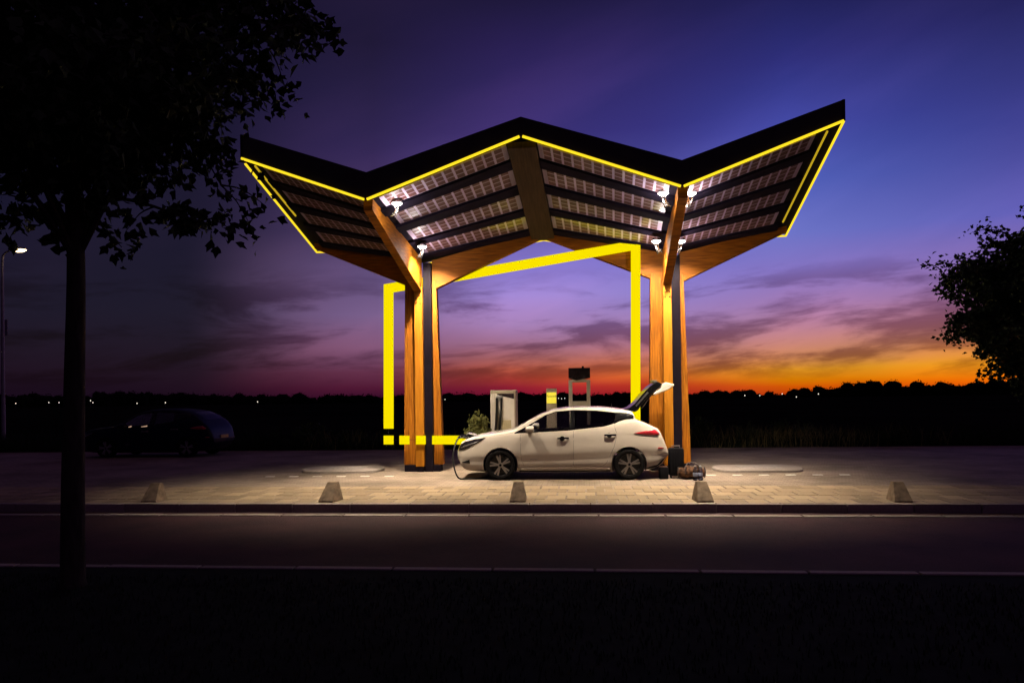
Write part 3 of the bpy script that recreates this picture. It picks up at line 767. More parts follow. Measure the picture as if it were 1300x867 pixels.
# pixel side view -> car side plane (centre plane scale)
def tz(py): return (605.5-py)/58.2
outer = [(789, 520.5), (796, 518.5), (803, 513), (812, 502), (822, 492), (830, 487), (836, 489.5), (834, 494), (824, 500), (815, 510), (806, 522), (802, 524)]
tgo = MB().prism([(cx(a), tz(b)) for a, b in outer], -.60, .60).build('tailgate', M['gloss_black'], car, bevel=.015)
lowp = [(824.5, 501.5), (834.5, 495), (836.5, 489.2), (841, 488.0), (851, 490.5), (850, 492.5), (843, 497.5), (835, 500.5), (827, 504)]
MB().prism([(cx(a), tz(b)) for a, b in lowp], -.64, .64).build('tailgate_panel', M['white_paint'], tgo, bevel=.02, seg=3)
MB().tube([(cx(811), -.5, tz(520)), (cx(826), -.55, tz(499))], .012, 8).tube([(cx(811), .5, tz(520)), (cx(826), .55, tz(499))], .012, 8).build('gas_strut', M['rim'], tgo)
MB().prism([(cx(a), tz(b)) for a, b in ((803, 516), (818, 499), (819.5, 500.5), (804.5, 517.5))], -.612, .612).build('tailgate_trim', M['rim'], tgo)
MB().box((cx(829), 0, tz(486)), (.10, .5, .05)).build('wiper_motor_cover', M['rim'], tgo, bevel=.01)
MB().lathe([(.001, .10), (.006, .095), (.012, 0), (.001, 0)], 10, (3.35-X_OFF, 0, 1.50)).build('roof_aerial', M['black_plastic'], body, smooth=True)
# open charging flap on the nose
MB().hexa([(.16-X_OFF, -.20, .80), (.36-X_OFF, -.20, .895), (.36-X_OFF, .12, .905), (.16-X_OFF, .12, .81)],
          [(.13-X_OFF, -.20, .885), (.18-X_OFF, -.20, .955), (.18-X_OFF, .12, .96), (.13-X_OFF, .12, .89)]).build('charge_flap', M['gloss_black'], car, bevel=.01)
MB().prism([(.12-X_OFF, .915), (.17-X_OFF, .975), (.34-X_OFF, .93), (.33-X_OFF, .918), (.18-X_OFF, .957), (.135-X_OFF, .905)], -.2, .12).build('flap_lid', M['white_paint'], car, bevel=.005)

# charging cable plugged into the nose
cab = empty('charging_cable', (-2.7, 15.7, 0), 'black charging cable plugged into the open flap on the nose of the white car', 'cable')
xn = -2.725
cp = [(xn+.20, 16.30, .86), (xn+.10, 16.18, .90), (xn+.0, 16.02, .88), (xn-.06, 15.85, .70), (xn-.08, 15.75, .50), (xn-.05, 15.68, .28), (xn+.02, 15.62, .10), (xn+.10, 15.62, .028), (xn+.25, 15.66, .022), (xn+.5, 15.80, .022), (xn+.62, 16.1, .022), (xn+.55, 16.9, .022), (xn+.7, 17.9, .022), (xn+.85, 18.8, .022), (xn+1.1, 19.75, .022)]
def curve(pts, sub=6):
    P_ = [Vector(p) for p in pts]; out = []
    for i in range(len(P_)-1):
        p0, p1, p2, p3 = P_[max(i-1, 0)], P_[i], P_[i+1], P_[min(i+2, len(P_)-1)]
        for k in range(sub):
            t = k/sub
            out.append(.5*((2*p1)+(-p0+p2)*t+(2*p0-5*p1+4*p2-p3)*t*t+(-p0+3*p1-3*p2+p3)*t**3))
    out.append(P_[-1]); return out
def CB(mb, name, m, **k):
    o = mb.build(name, m, cab, **k); o.matrix_parent_inverse = Matrix.Translation((2.7, -15.7, 0)); return o
CB(MB().tube(curve(cp), .017, 8), 'cable', M['black_plastic'], smooth=True)
CB(MB().tube([(xn+.27, 16.36, .855), (xn+.17, 16.26, .885), (xn+.06, 16.12, .905), (xn-.01, 16.03, .885)], [.045, .05, .038, .026], 12), 'plug_handle', M['gloss_black'], smooth=True)

# dark blue car
car2, body2, sh2 = make_car('blue_car', (-11.62-4.485+X_OFF, 23.05, .004), 'dark blue crossover car parked in the shadows behind the tree trunk', M['blue_paint'], ZT_SHUT, False)

car2.scale = (1, 1, .95)
M['glint_glow'] = emit('painted_glint_glow', (1, .62, .42), .55)  # emissive patches imitate glints on the flank, no lamps there
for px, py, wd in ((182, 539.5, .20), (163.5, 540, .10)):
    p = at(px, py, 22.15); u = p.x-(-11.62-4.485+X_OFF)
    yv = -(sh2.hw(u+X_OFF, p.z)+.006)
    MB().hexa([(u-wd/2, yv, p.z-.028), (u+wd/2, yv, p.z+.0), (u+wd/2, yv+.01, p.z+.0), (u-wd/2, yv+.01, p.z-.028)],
              [(u-wd/2, yv, p.z+.0), (u+wd/2, yv, p.z+.035), (u+wd/2, yv+.01, p.z+.035), (u-wd/2, yv+.01, p.z+.0)]).build('painted_glint', M['glint_glow'], car2)

# ---------------------------------------------------------------- chargers
cb = empty('charger_cabinet', (-2.05, 20.7, 0), 'white charger cabinet with two black hoses hanging on its front', 'charger')
xl, xr = at(622, 500, 20.35).x, at(654.5, 500, 20.35).x
cw = xr-xl; cxm = (xl+xr)/2; ztop = at(640, 495, 20.35).z
cb.location = (cxm, 20.7, 0)
MB().box((0, 0, ztop/2), (cw, .70, ztop)).build('housing', M['cabinet_grey'], cb, bevel=.04, seg=3)
MB().box((-.01, -.358, ztop/2-.02), (cw-.05, .03, ztop-.16)).build('front_panel', M['cabinet'], cb, bevel=.01)
MB().prism([(-cw*.25, ztop-.10), (cw*.44, ztop-.10), (cw*.44, ztop-.25), (-cw*.12, ztop-.15)], -.39, -.376).build('display_band', M['header'], cb)
MB().box((.10, -.378, .62), (cw*.36, .016, 1.02)).build('vent_grille', M['vent'], cb)
MB().box((-cw*.30, -.376, ztop/2), (.012, .014, ztop-.25)).build('panel_seam', M['cabinet_grey'], cb)
hk = MB().box((-cw*.13, -.40, ztop-.22), (.17, .07, .15)).build('hose_holster', M['rim'], cb, bevel=.015)
for dx in (-.07, .06):
    MB().tube(curve([(-cw*.13+dx, -.43, ztop-.22), (-cw*.14+dx*.9, -.46, ztop-.6), (-cw*.2+dx*.8, -.47, ztop-1.1), (-cw*.27+dx, -.46, .45), (-cw*.24+dx, -.42, .30), (-cw*.1+dx, -.38, .5)]), .030, 8).build('hose', M['black_plastic'], cb, smooth=True)
MB().box((0, 0, .02), (cw+.06, .76, .10)).build('plinth', M['steel'], cb, bevel=.01)

pil = empty('info_pillar', (0, 20.5, 0), 'slim grey pillar behind the white car with a lit yellow sign at its top', 'sign pillar')
a, b = at(693.5, 500, 20.5), at(706.5, 500, 20.5); pw_ = b.x-a.x; pil.location = ((a.x+b.x)/2, 20.6, 0)
zt_ = at(700, 493, 20.5).z
MB().box((0, 0, zt_/2), (pw_, .12, zt_)).build('post', M['cabinet_grey'], pil, bevel=.012)
zs0, zs1 = at(700, 512, 20.5).z, at(700, 498, 20.5).z
sf = MB().box((0, -.064, (zs0+zs1)/2), (pw_-.02, .012, zs1-zs0)).build('sign_face', M['sign'], pil)
tcv = bpy.data.curves.new('sign_text', 'FONT'); tcv.body = 'Fastned'; tcv.size = .085; tcv.align_x = 'CENTER'; tcv.extrude = .002
to = bpy.data.objects.new('sign_text', tcv); C.objects.link(to)
dg = bpy.context.evaluated_depsgraph_get(); tme = bpy.data.meshes.new_from_object(to.evaluated_get(dg)); bpy.data.objects.remove(to)
tme.materials.clear(); tme.materials.append(M['signtext'])
lt = bpy.data.objects.new('lettering', tme); C.objects.link(lt); lt.parent = sf; lt.location = (0, -.073, (zs0+zs1)/2+.02); lt.rotation_euler = (pi/2, 0, 0)

po = empty('charger_portal', (0, 20.6, 0), 'tall open white charger frame with a dark header panel rising above the car roof', 'charger')
a, b = at(722, 500, 20.5), at(749.5, 500, 20.5); pw2 = b.x-a.x; po.location = ((a.x+b.x)/2, 20.6, 0)
z0, z1, z2 = at(735, 514.5, 20.5).z, at(735, 482, 20.5).z, at(735, 467, 20.5).z
fw = .10
MB().prism([(-pw2/2, z1+.04), (-pw2*.12, z1-.02), (pw2/2, z1+.05), (pw2/2, z2), (-pw2/2, z2)], -.14, .16).build('header_panel', M['header'], po, bevel=.01)
MB().box((-pw2/2+fw/2, 0, z1/2), (fw, .24, z1)).build('frame_side', M['cabinet'], po, bevel=.008)
MB().box((pw2/2-fw/2, 0, z1/2), (fw, .24, z1)).build('frame_side', M['cabinet'], po, bevel=.008)
MB().box((0, .001, z0+.05), (pw2-2*fw, .236, .13)).build('frame_rail', M['cabinet'], po, bevel=.006)
MB().box((0, .001, z1-.03), (pw2-2*fw, .236, .08)).build('frame_rail', M['cabinet'], po, bevel=.006)
MB().box((.02, .02, z0/2-.02), (pw2-2*fw-.01, .20, z0-.05)).build('lower_housing', M['steel'], po, bevel=.008)
MB().tube([(.1, 0, z2-.01), (.1, 0, z2+.05)], .03, 8).build('top_sensor', M['steel'], po)

# ---------------------------------------------------------------- luggage
def rbox(mb, c, d, r=.04, n=5):
    x, y, z = c; rings = []
    a, b = d[0]/2, d[1]/2
    for zz, ins in ((-d[2]/2, r*.7), (-d[2]/2+r*.3, r*.2), (-d[2]/2+r, 0), (d[2]/2-r, 0), (d[2]/2-r*.3, r*.2), (d[2]/2, r*.7)):
        ring = []
        for sx, sy, a0 in ((1, 1, 0), (-1, 1, pi/2), (-1, -1, pi), (1, -1, 3*pi/2)):
            for k in range(n+1):
                q = a0+pi/2*k/n
                ring.append((x+sx*(a-ins-r)+r*cos(q), y+sy*(b-ins-r)+r*sin(q), z+zz))
        rings.append(ring)
    return mb.rings(rings)
YS = 15.95
def gx(px, py, Y): return at(px, py, Y)
a, b = at(848.5, 600, YS).x, at(868, 600, YS).x
top = at(858, 568, YS).z
su = empty('suitcase', ((a+b)/2, YS, .002), 'upright black hard shell suitcase standing behind the car against the column', 'suitcase')
shl = rbox(MB(), (0, 0, top/2+.02), (b-a, .24, top-.05), .05).build('shell', M['suitcase'], su, smooth=True)
mbr = MB()
for q in range(5): mbr.box((-(b-a)/2+.06+q*.052, -.122, top/2+.02), (.016, .012, top-.2))
mbr.build('rib', M['suitcase'], shl, bevel=.004)
MB().tube([(-.08, 0, top-.02), (-.08, 0, top+.035), (.08, 0, top+.035), (.08, 0, top-.02)], .013, 8).build('handle', M['rim'], su)
for sx in (-.11, .11):
    for sy in (-.08, .08):
        MB().lathe([(.001, -.012), (.024, -.012), (.024, .012), (.001, .012)], 12, (sx, sy, .024), 'x').build('wheel', M['rubber'], su)
a, b = at(836.5, 600, 15.8).x, at(848, 600, 15.8).x; tt = at(842, 592.5, 15.8).z
bx = empty('small_case', ((a+b)/2, 15.78, .002), 'small black case on the ground between the rear bumper and the suitcase', 'case')
rbox(MB(), (0, 0, tt/2), (b-a, .22, tt), .02).build('shell', M['suitcase'], bx, smooth=True)
MB().box((0, -.004, tt+.004), (b-a-.03, .16, .012)).build('lid_edge', M['rim'], bx, bevel=.003)
a, b = at(860, 600, 15.72).x, at(895, 600, 15.72).x; tt = at(878, 590.5, 15.72).z
du = empty('travel_bag', ((a+b)/2, 15.72, .002), 'brown patterned soft travel bag slumped on the ground behind two water bottles', 'bag')
L = b-a; rings = []
for k in range(13):
    u = -L/2+L*k/12; e = (1-abs(2*k/12-1)**4)**.5 if 0 < k < 12 else .35
    hh = tt*(.46+.05*sin(k*1.7))*(.8+.2*e); rings.append([(u, .17*e*cos(q)*(1+.05*sin(3*q+k)), .004+max(0, hh+hh*1.0*e*sin(q)*(1+.04*cos(5*q+k)))) for q in [2*pi*j/18 for j in range(18)]])
bd = MB().rings(rings).build('bag_body', M['bag'], du, smooth=60)
MB().tube(curve([(-.14, -.17, tt*.45), (-.13, -.14, tt*.95), (-.05, -.05, tt+.06), (.06, -.05, tt+.05), (.13, -.14, tt*.95), (.14, -.17, tt*.45)]), .012, 6).build('strap', M['bagdark'], du, smooth=True)
for s_ in (-1, 1): MB().lathe([(.001, -.004), (tt*.38, -.004), (tt*.40, .01), (.001, .012)], 18, (s_*(L/2-.012), 0, tt*.48), 'x').build('end_panel', M['bagdark'], du)
for i, (px, lab) in enumerate(((882.8, 'clear water bottle in front of the travel bag, nearer the suitcase'), (889.3, 'clear water bottle at the end of the luggage row, farthest from the car'))):
    p = at(px, 609, 15.45); bt = empty('water_bottle', (p.x, 15.45, .002), lab, 'bottle', 'water bottles beside the travel bag')
    MB().lathe([(.001, 0), (.042, .002), (.047, .02), (.045, .06), (.047, .10), (.044, .14), (.047, .18), (.046, .20), (.030, .25), (.016, .27), (.016, .285)], 18).build('bottle_body', M['water'], bt, smooth=True)
    MB().lathe([(.001, .006), (.040, .008), (.042, .03), (.041, .19), (.001, .192)], 16).build('water', M['water'], bt, smooth=True)
    MB().lathe([(.0475, .08), (.0485, .082), (.0485, .15), (.0475, .152)], 18).build('bottle_label', M['bottle_label'], bt, smooth=True)
    MB().lathe([(.001, .284), (.019, .284), (.019, .305), (.001, .306)], 12).build('cap', M['cap'], bt, smooth=True)

# ---------------------------------------------------------------- vegetation
def leaf(mb, p, d, size, rr):
    d = d.normalized(); s_ = d.cross(Vector((rr.uniform(-1, 1), rr.uniform(-1, 1), rr.uniform(-1, 1))))
    if s_.length < .05: s_ = d.cross(Vector((1, 0, 0)))
    s_.normalize(); n = d.cross(s_); w = size*.38; f = n*size*.12
    mb.add([p, p+d*size*.30+s_*w*.75+f, p+d*size*.55+s_*w+f, p+d*size*.62+s_*w*.5+f*.6, p+d*size, p+d*size*.62-s_*w*.5+f*.6, p+d*size*.55-s_*w+f, p+d*size*.30-s_*w*.75+f],
           [(0, 1, 2, 3, 4), (0, 4, 5, 6, 7)])
def tree(name, base, trunk_pts, r0, crown_c, crown_r, nb, leaves, lsize, label, rr, flat=.5, droop=.25, start=.55):
    root = empty(name, base, label, 'tree')
    base = Vector(base)
    tp_ = curve(trunk_pts, 5); n = len(tp_)
    mb = MB().tube(tp_, [r0*(1.15 if k == 0 else 1)*(1-.62*k/(n-1)) for k in range(n)], 14)
    cr = Vector(crown_r); cc = Vector(crown_c)
    tw = []
    br = MB()
    for k in range(nb):
        t = start+(1-start)*rr.random(); i = min(n-1, int(t*(n-1))); p = tp_[i]
        while True:
            q = Vector((rr.uniform(-1, 1), rr.uniform(-1, 1), rr.uniform(-1, 1)))
            if .35 < q.length < 1: break
        e = cc+Vector((q.x*cr.x, q.y*cr.y, q.z*cr.z))
        mid = p.lerp(e, .5)+Vector((rr.uniform(-.2, .2), rr.uniform(-.2, .2), rr.uniform(.0, .35)))
        pts = curve([p, mid, e], 5); rb = r0*.30*(1-.4*t)
        br.tube(pts, [rb*(1-.85*j/(len(pts)-1))+.004 for j in range(len(pts))], 6)
        for s_ in range(6):
            j = rr.randint(3, len(pts)-1); a = pts[j]
            v = Vector((rr.gauss(0, 1), rr.gauss(0, 1), rr.gauss(0, .7))).normalized()*rr.uniform(.35, .8)*min(cr.x, 2)*.42
            b2 = a+v; m2 = a.lerp(b2, .5)+Vector((0, 0, .06)); tp2 = curve([a, m2, b2], 3)
            br.tube(tp2, [.012, .010, .009, .008, .006, .005, .004][:len(tp2)], 4); tw.append(tp2)
    tr = mb.build('trunk', M['bark'], root, smooth=True); br_o = br.build('branches', M['bark'], root, smooth=True)
    lf = MB()
    per = max(1, leaves//len(tw))
    for tp2 in tw:
        dens = rr.choice((.5, .9, 1.2, 1.5))
        for _ in range(int(per*dens)):
            a = tp2[rr.randint(1, len(tp2)-1)]
            o_ = Vector((rr.gauss(0, 1), rr.gauss(0, 1), rr.gauss(0, .8)))*lsize*.85
            d = Vector((rr.gauss(0, 1), rr.gauss(0, 1), rr.gauss(-droop, .7)))
            leaf(lf, a+o_, d, lsize*rr.uniform(.65, 1.25), rr)
    co_ = lf.build('crown', M['leaf'], root, fixn=False)
    return root

rr = random.Random(5)
p = at(92, 700, 7.0); bx_, by_ = p.x, 7.0
tree('street_tree', (bx_, by_, -.12), [(0, 0, -.05), (.015, 0, 1.0), (.05, 0, 2.2), (.08, 0, 3.3), (.05, 0, 4.4), (.1, .05, 5.6), (.12, .1, 6.6)], .118,
     (.10, .0, 5.45), (2.65, 2.3, 1.9), 70, 17000, .135, 'big dark leafy tree in the foreground with a straight bare trunk', rr, droop=.55, start=.5)
rr = random.Random(9)
p = at(1342, 480, 13.2)
tree('roadside_tree', (p.x, 13.2, 0), [(0, 0, -.05), (.02, 0, .8), (-.03, 0, 1.7), (0, 0, 2.8), (.03, 0, 4.0)], .09,
     (.02, 0, 3.38), (1.95, 1.75, 1.36), 130, 62000, .085, 'small round dark tree at the edge of the view, silhouetted on the sunset', rr, start=.32)

# grass and weeds
def blades(name, n, area, hfun, m, rr, w=.012, lean=.35):
    mb = MB()
    for _ in range(n):
        x, y, z = area(rr); h = hfun(rr, x, y); a = rr.uniform(0, 2*pi); l = h*rr.uniform(.1, lean); b = rr.uniform(0, 2*pi)
        dx, dy = cos(a)*w, sin(a)*w; lx, ly = cos(b)*l, sin(b)*l
        mb.add([(x-dx, y-dy, z), (x+dx, y+dy, z), (x+dx*.7+lx*.4, y+dy*.7+ly*.4, z+h*.55), (x-dx*.7+lx*.4, y-dy*.7+ly*.4, z+h*.55), (x+lx, y+ly, z+h)],
               [(0, 1, 2, 3), (3, 2, 4)])
    return mb.build(name, m, fixn=False)
rr = random.Random(3)
stuff(blades('verge_grass', 16000, lambda q: (q.uniform(-9, 8), 2.5+4.95*q.random()**.7, -.10), lambda q, x, y: q.uniform(.02, .06), M['blade'], rr, .006), 'short dark grass on the near verge of the road', 'grass')
def hh(q, x, y):
    return q.uniform(.2, .55)+.35*max(0, math.sin(x*.7)*math.sin(x*1.9+1))+(.12 if y > 26 else 0)
stuff(blades('tall_grass', 26000, lambda q: (q.uniform(-30, 26), 25.12+2.6*q.random()**1.5, -.04), hh, M['blade'], rr, .014, .6), 'tall wild grass along the far edge of the lot', 'grass')
stuff(blades('dry_grass', 1500, lambda q: (q.choice((q.uniform(-10, 12), q.uniform(4, 9))), 25.1+1.0*q.random(), -.04), lambda q, x, y: q.uniform(.25, .85), M['dry'], rr, .012, .6), 'scattered dry grass stalks along the far edge of the lot', 'grass')

def shrub(name, loc, rx, rz, n, ls, label, rr, m='leaf', grassy=False, group=None):
    root = empty(name, loc, label, 'shrub', group)
    st = MB(); lf = MB()
    for k in range(26):
        a = rr.uniform(0, 2*pi); q = rr.random()**.5
        tip = Vector((cos(a)*rx*q, sin(a)*rx*q*.8, rz*(1.05-.45*q*q)*rr.uniform(.75, 1.1)))
        pts = curve([(cos(a)*.06, sin(a)*.06, -.03), tip*.5+Vector((0, 0, rz*.12)), tip], 4)
        st.tube(pts, [.012*(1-.08*j) for j in range(len(pts))], 5)
        for _ in range(n//26):
            t = rr.uniform(.25, 1); pp = pts[min(len(pts)-1, int(t*(len(pts)-1)+.5))]
            d = (tip+Vector((0, 0, .4))).normalized()+Vector((rr.gauss(0, .4), rr.gauss(0, .4), rr.gauss(.2, .4))) if grassy else Vector((rr.gauss(0, 1), rr.gauss(0, 1), rr.gauss(.2, .8)))
            leaf(lf, pp+Vector((rr.gauss(0, ls*.6), rr.gauss(0, ls*.6), rr.gauss(0, ls*.5))), d, ls*rr.uniform(.6, 1.3), rr)
    st.build('stems', M['bark'], root, smooth=True); lf.build('foliage', M[m], root, fixn=False)
M['bushleaf'] = mat('willow_leaf', (.11, .11, .035), .7, var=.4, scale=4, spec=.15)
rr = random.Random(21)
p = at(607, 560, 19.6); shrub('bush', (p.x, 19.6, 0), .32, 1.22, 2600, .10, 'feathery upright bush beside the white charger cabinet', rr, 'bushleaf', True)
for px, Y, rx, rz, lab in ((893, 25.7, .45, .95, 'loose shrub at the lot edge just past the right wooden column'), (948, 26.0, .7, .75, 'wide low shrub at the lot edge behind the right island'), (1000, 26.6, .9, .95, 'dim tall shrub at the lot edge under the far lights on the right'),
                           (450, 26.2, .7, .7, 'dim low shrub at the lot edge just left of the yellow frame'), (400, 26.5, .9, .9, 'dim taller shrub at the lot edge between the blue car and the yellow frame')):
    p = at(px, 560, Y); shrub('weedy_shrub', (p.x, Y, -.04), rx, rz, 1100, .09, lab, rr, 'leaf', False, 'shrubs along the far edge of the lot')

# far wood: one mass of lumpy crowns on the horizon
rr = random.Random(17)
fw_ = MB()
def prof(px):
    return float(np.interp(px, [-700, 0, 150, 250, 480, 600, 760, 870, 905, 960, 1010, 1040, 1100, 1180, 1240, 1320, 1700, 2300], [501, 501, 498, 500, 502, 499, 500, 497, 497, 500, 497, 491, 488, 485, 486, 483, 484, 488]))
bmI = bmesh.new(); bmesh.ops.create_icosphere(bmI, subdivisions=2, radius=1); IV = [v.co.copy() for v in bmI.verts]; IF = [tuple(v.index for v in f.verts) for f in bmI.faces]; bmI.free()
px = -700
while px < 2300:
    Y = 480+rr.uniform(-30, 60); ty = prof(px)+(rr.uniform(-1.5, 3.0) if px < 930 else rr.choice((-3.5, -1, 1.5, 3, 4))+rr.uniform(-1, 1)); tp0 = at(px, ty, Y)
    rad = rr.uniform(2.2, 5.5); hgt = max(1.5, tp0.z)
    c = Vector((tp0.x, Y, hgt-rad*.8)); sz = rr.uniform(.7, 1.0)
    fw_.add([c+Vector((v.x*rad*1.25, v.y*rad, v.z*rad*.8))*1+Vector((rr.gauss(0, .22), 0, rr.gauss(0, .22)))*rad*.5 for v in IV], IF)
    if hgt > rad*1.2: fw_.box((c.x, c.y, (hgt-rad)/2-.2), (rad*2.2, rad, hgt-rad+.6))
    for _ in range(26):
        a = rr.uniform(0, 2*pi); e = rr.uniform(.1, 1.4); q = c+Vector((cos(a)*cos(e)*rad*1.3, sin(a)*cos(e)*rad, sin(e)*rad*.92))
        leaf(fw_, q, Vector((rr.gauss(0, 1), rr.gauss(0, 1), rr.gauss(.4, 1))), rr.uniform(.6, 1.3), rr)
    px += rad*rr.uniform(1.0, 1.9)*FPX/Y*.9
fo = fw_.build('far_wood', M['wood_mass'], fixn=False); stuff(fo, 'dark line of distant trees along the horizon under the sunset', 'trees')

# far lamps
LF = {'l': 'tiny white lamp far away in the dark beyond the blue car, left of the canopy', 'm': 'tiny lamp far away on the horizon seen between the canopy columns', 'r': 'tiny white lamp far away in the treeline below the orange sunset on the right'}
fl0 = None
for px, py, k in ((20, 512, 'l'), (62, 511, 'l'), (75, 511, 'l'), (115, 508.5, 'l'), (118, 511, 'l'), (174, 512, 'l'), (210, 511, 'l'), (327, 510, 'l'), (565, 507, 'm'), (709, 505.5, 'm'), (713, 506, 'm'), (717, 505.5, 'm'),
                  (945.6, 502, 'r'), (964.6, 502, 'r'), (993, 500, 'r'), (1011, 505, 'r'), (1039, 500, 'r')):
    Y = 300; p = at(px, py, Y)
    o = MB().lathe([(.001, -.24), (.17, -.17), (.24, 0), (.17, .17), (.001, .24)], 10, (0, 0, max(p.z, .6))).tube([(0, 0, -.04), (0, 0, max(p.z, .6))], .05, 5).build('distant_lamp', M['farglow'])
    o.data.materials.append(M['lampmetal'])
    for poly in o.data.polygons:
        if abs(poly.center.x) < .06 and poly.center.z < max(p.z, .6)-.3: poly.material_index = 1
    o.scale = (.55, .55, 1) if k == 'm' else (.75, .75, 1)
    o.location = (p.x, Y, 0); tag(o, LF[k], 'lamp', {'l': 'distant lamps beyond the blue car', 'm': 'distant lamps between the columns', 'r': 'distant lamps under the sunset'}[k])

# street lamp on the left
Y = 31; hp = at(24, 317, Y); bp_ = at(4, 500, Y)
sl = empty('street_lamp', (bp_.x, Y, -.04), 'tall street lamp glowing warm white at the edge of the view, behind the tree', 'street lamp')
dx = hp.x-bp_.x
MB().tube(curve([(0, 0, 0), (0, 0, 3), (.02, 0, 6), (.05, 0, hp.z-.55), (.16, 0, hp.z-.12), (dx-.3, 0, hp.z+.06)]), [.09, .088, .086, .084, .082, .080, .078, .076, .074, .072, .07, .068, .066, .064, .062, .06, .058, .056, .054, .052, .05, .048, .046, .045, .044, .043, .042, .041, .04, .04, .04][:31], 10).build('pole', M['lampmetal'], sl, smooth=True)
hdm = MB().rings([[(dx+u, v*.14*w_, hp.z+.06+z) for v, z in ((-1, 0), (-.6, .08*w_), (.6, .08*w_), (1, 0), (.6, -.02), (-.6, -.02))] for u, w_ in ((-.32, .5), (-.2, 1), (.15, 1), (.36, .4))]).build('lamp_head', M['lampmetal'], sl, bevel=.01)
MB().rings([[(dx+u, v*.12*w_, hp.z+.03+z) for v, z in ((-1, 0), (1, 0), (.7, -.09*w_), (-.7, -.09*w_))] for u, w_ in ((-.26, .6), (-.12, 1), (.15, 1), (.34, .35))]).build('lamp_lens', M['streetglow'], hdm)
pa = at(8.5, 405, Y); pb = at(11.5, 425, Y)
MB().box(((pa.x+pb.x)/2-bp_.x, -.1, (pa.z+pb.z)/2), (.14, .03, pa.z-pb.z)).build('pole_sign', M['blue_sign'], sl)

# ---------------------------------------------------------------- world: dusk sky
w = bpy.data.worlds.new('World'); S.world = w; w.use_nodes = True
nt = w.node_tree; nt.nodes.clear()
N = nt.nodes.new; Lk = nt.links.new
tc = N('ShaderNodeTexCoord'); sep = N('ShaderNodeSeparateXYZ')
rot = N('ShaderNodeVectorRotate'); rot.rotation_type = 'Z_AXIS'; rot.inputs['Angle'].default_value = -T
Lk(tc.outputs['Generated'], rot.inputs['Vector']); Lk(rot.outputs[0], sep.inputs[0])
def mth(op, a, b=None, clamp=False):
    n = N('ShaderNodeMath'); n.operation = op; n.use_clamp = clamp
    for i, v in enumerate((a, b)):
        if v is None: continue
        if isinstance(v, (int, float)): n.inputs[i].default_value = v
        else: Lk(v, n.inputs[i])
    return n.outputs[0]
X, Yv, Z = sep.outputs
az = mth('ARCTAN2', X, Yv)
hl = mth('SQRT', mth('ADD', mth('MULTIPLY', X, X), mth('MULTIPLY', Yv, Yv)))
te = mth('DIVIDE', Z, mth('MAXIMUM', hl, .001))
# clouds push the elevation a little so bands wander
nzv = N('ShaderNodeCombineXYZ'); Lk(mth('MULTIPLY', az, 2.2), nzv.inputs[0]); Lk(mth('MULTIPLY', te, 9.0), nzv.inputs[1])
n0 = N('ShaderNodeTexNoise'); n0.inputs['Scale'].default_value = 1.0; n0.inputs['Detail'].default_value = 4; Lk(nzv.outputs[0], n0.inputs['Vector'])
te2 = mth('ADD', te, mth('MULTIPLY', mth('SUBTRACT', n0.outputs['Fac'], .5), .018))
fac = mth('DIVIDE', mth('MAXIMUM', te2, 0), .6, True)
def ramp(cols):
    r = N('ShaderNodeValToRGB'); Lk(fac, r.inputs[0]); r.color_ramp.interpolation = 'B_SPLINE' if False else 'LINEAR'
    es = r.color_ramp.elements
    for i, (y, c) in enumerate(cols):
        pz = max(0, min(1, (505-y)/939/.6))
        e = es[i] if i < 2 else es.new(pz)
        e.position = pz; e.color = (*lin(c), 1)
    return r.outputs[0]
cols = [
    (-.42, [(505, (22, 9, 24)), (470, (27, 15, 32)), (400, (25, 21, 40)), (300, (21, 18, 40)), (200, (19, 16, 38)), (60, (14, 11, 30))]),
    (-.18, [(505, (50, 11, 38)), (490, (80, 22, 50)), (470, (100, 46, 72)), (440, (132, 86, 118)), (400, (124, 96, 138)), (350, (98, 78, 120)), (300, (62, 50, 90)), (200, (48, 36, 80)), (60, (30, 22, 52))]),
    (.0, [(505, (108, 12, 44)), (493, (140, 28, 48)), (482, (178, 62, 52)), (470, (196, 92, 70)), (456, (176, 100, 98)), (436, (166, 112, 140)), (412, (164, 128, 180)), (375, (150, 130, 202)), (340, (130, 116, 196)), (280, (94, 82, 156)), (170, (56, 44, 106)), (60, (42, 30, 80)), (0, (30, 22, 58))]),
    (.19, [(505, (150, 28, 30)), (493, (176, 52, 30)), (482, (204, 98, 40)), (470, (204, 116, 70)), (456, (184, 112, 98)), (436, (172, 116, 138)), (412, (168, 130, 180)), (375, (150, 132, 204)), (340, (126, 118, 200)), (280, (86, 86, 166)), (170, (56, 50, 124)), (60, (42, 34, 90)), (0, (30, 24, 66))]),
    (.36, [(505, (180, 60, 8)), (496, (200, 84, 4)), (488, (216, 128, 4)), (477, (216, 146, 34)), (464, (202, 134, 84)), (447, (194, 130, 114)), (424, (182, 126, 148)), (398, (166, 124, 176)), (360, (140, 120, 196)), (315, (112, 118, 198)), (255, (80, 96, 182)), (190, (60, 68, 156)), (110, (46, 46, 120)), (30, (31, 30, 84))]),
    (.60, [(505, (194, 64, 6)), (492, (212, 100, 4)), (474, (218, 146, 26)), (455, (204, 132, 66)), (425, (176, 116, 124)), (385, (144, 112, 170)), (320, (96, 94, 178)), (220, (62, 64, 142)), (100, (35, 34, 90)), (20, (22, 22, 58))]),
    (1.3, [(505, (80, 40, 44)), (450, (84, 54, 78)), (300, (66, 52, 88)), (100, (60, 46, 86))]),
    (3.2, [(505, (48, 28, 38)), (300, (54, 33, 48)), (60, (52, 33, 56))]),
]
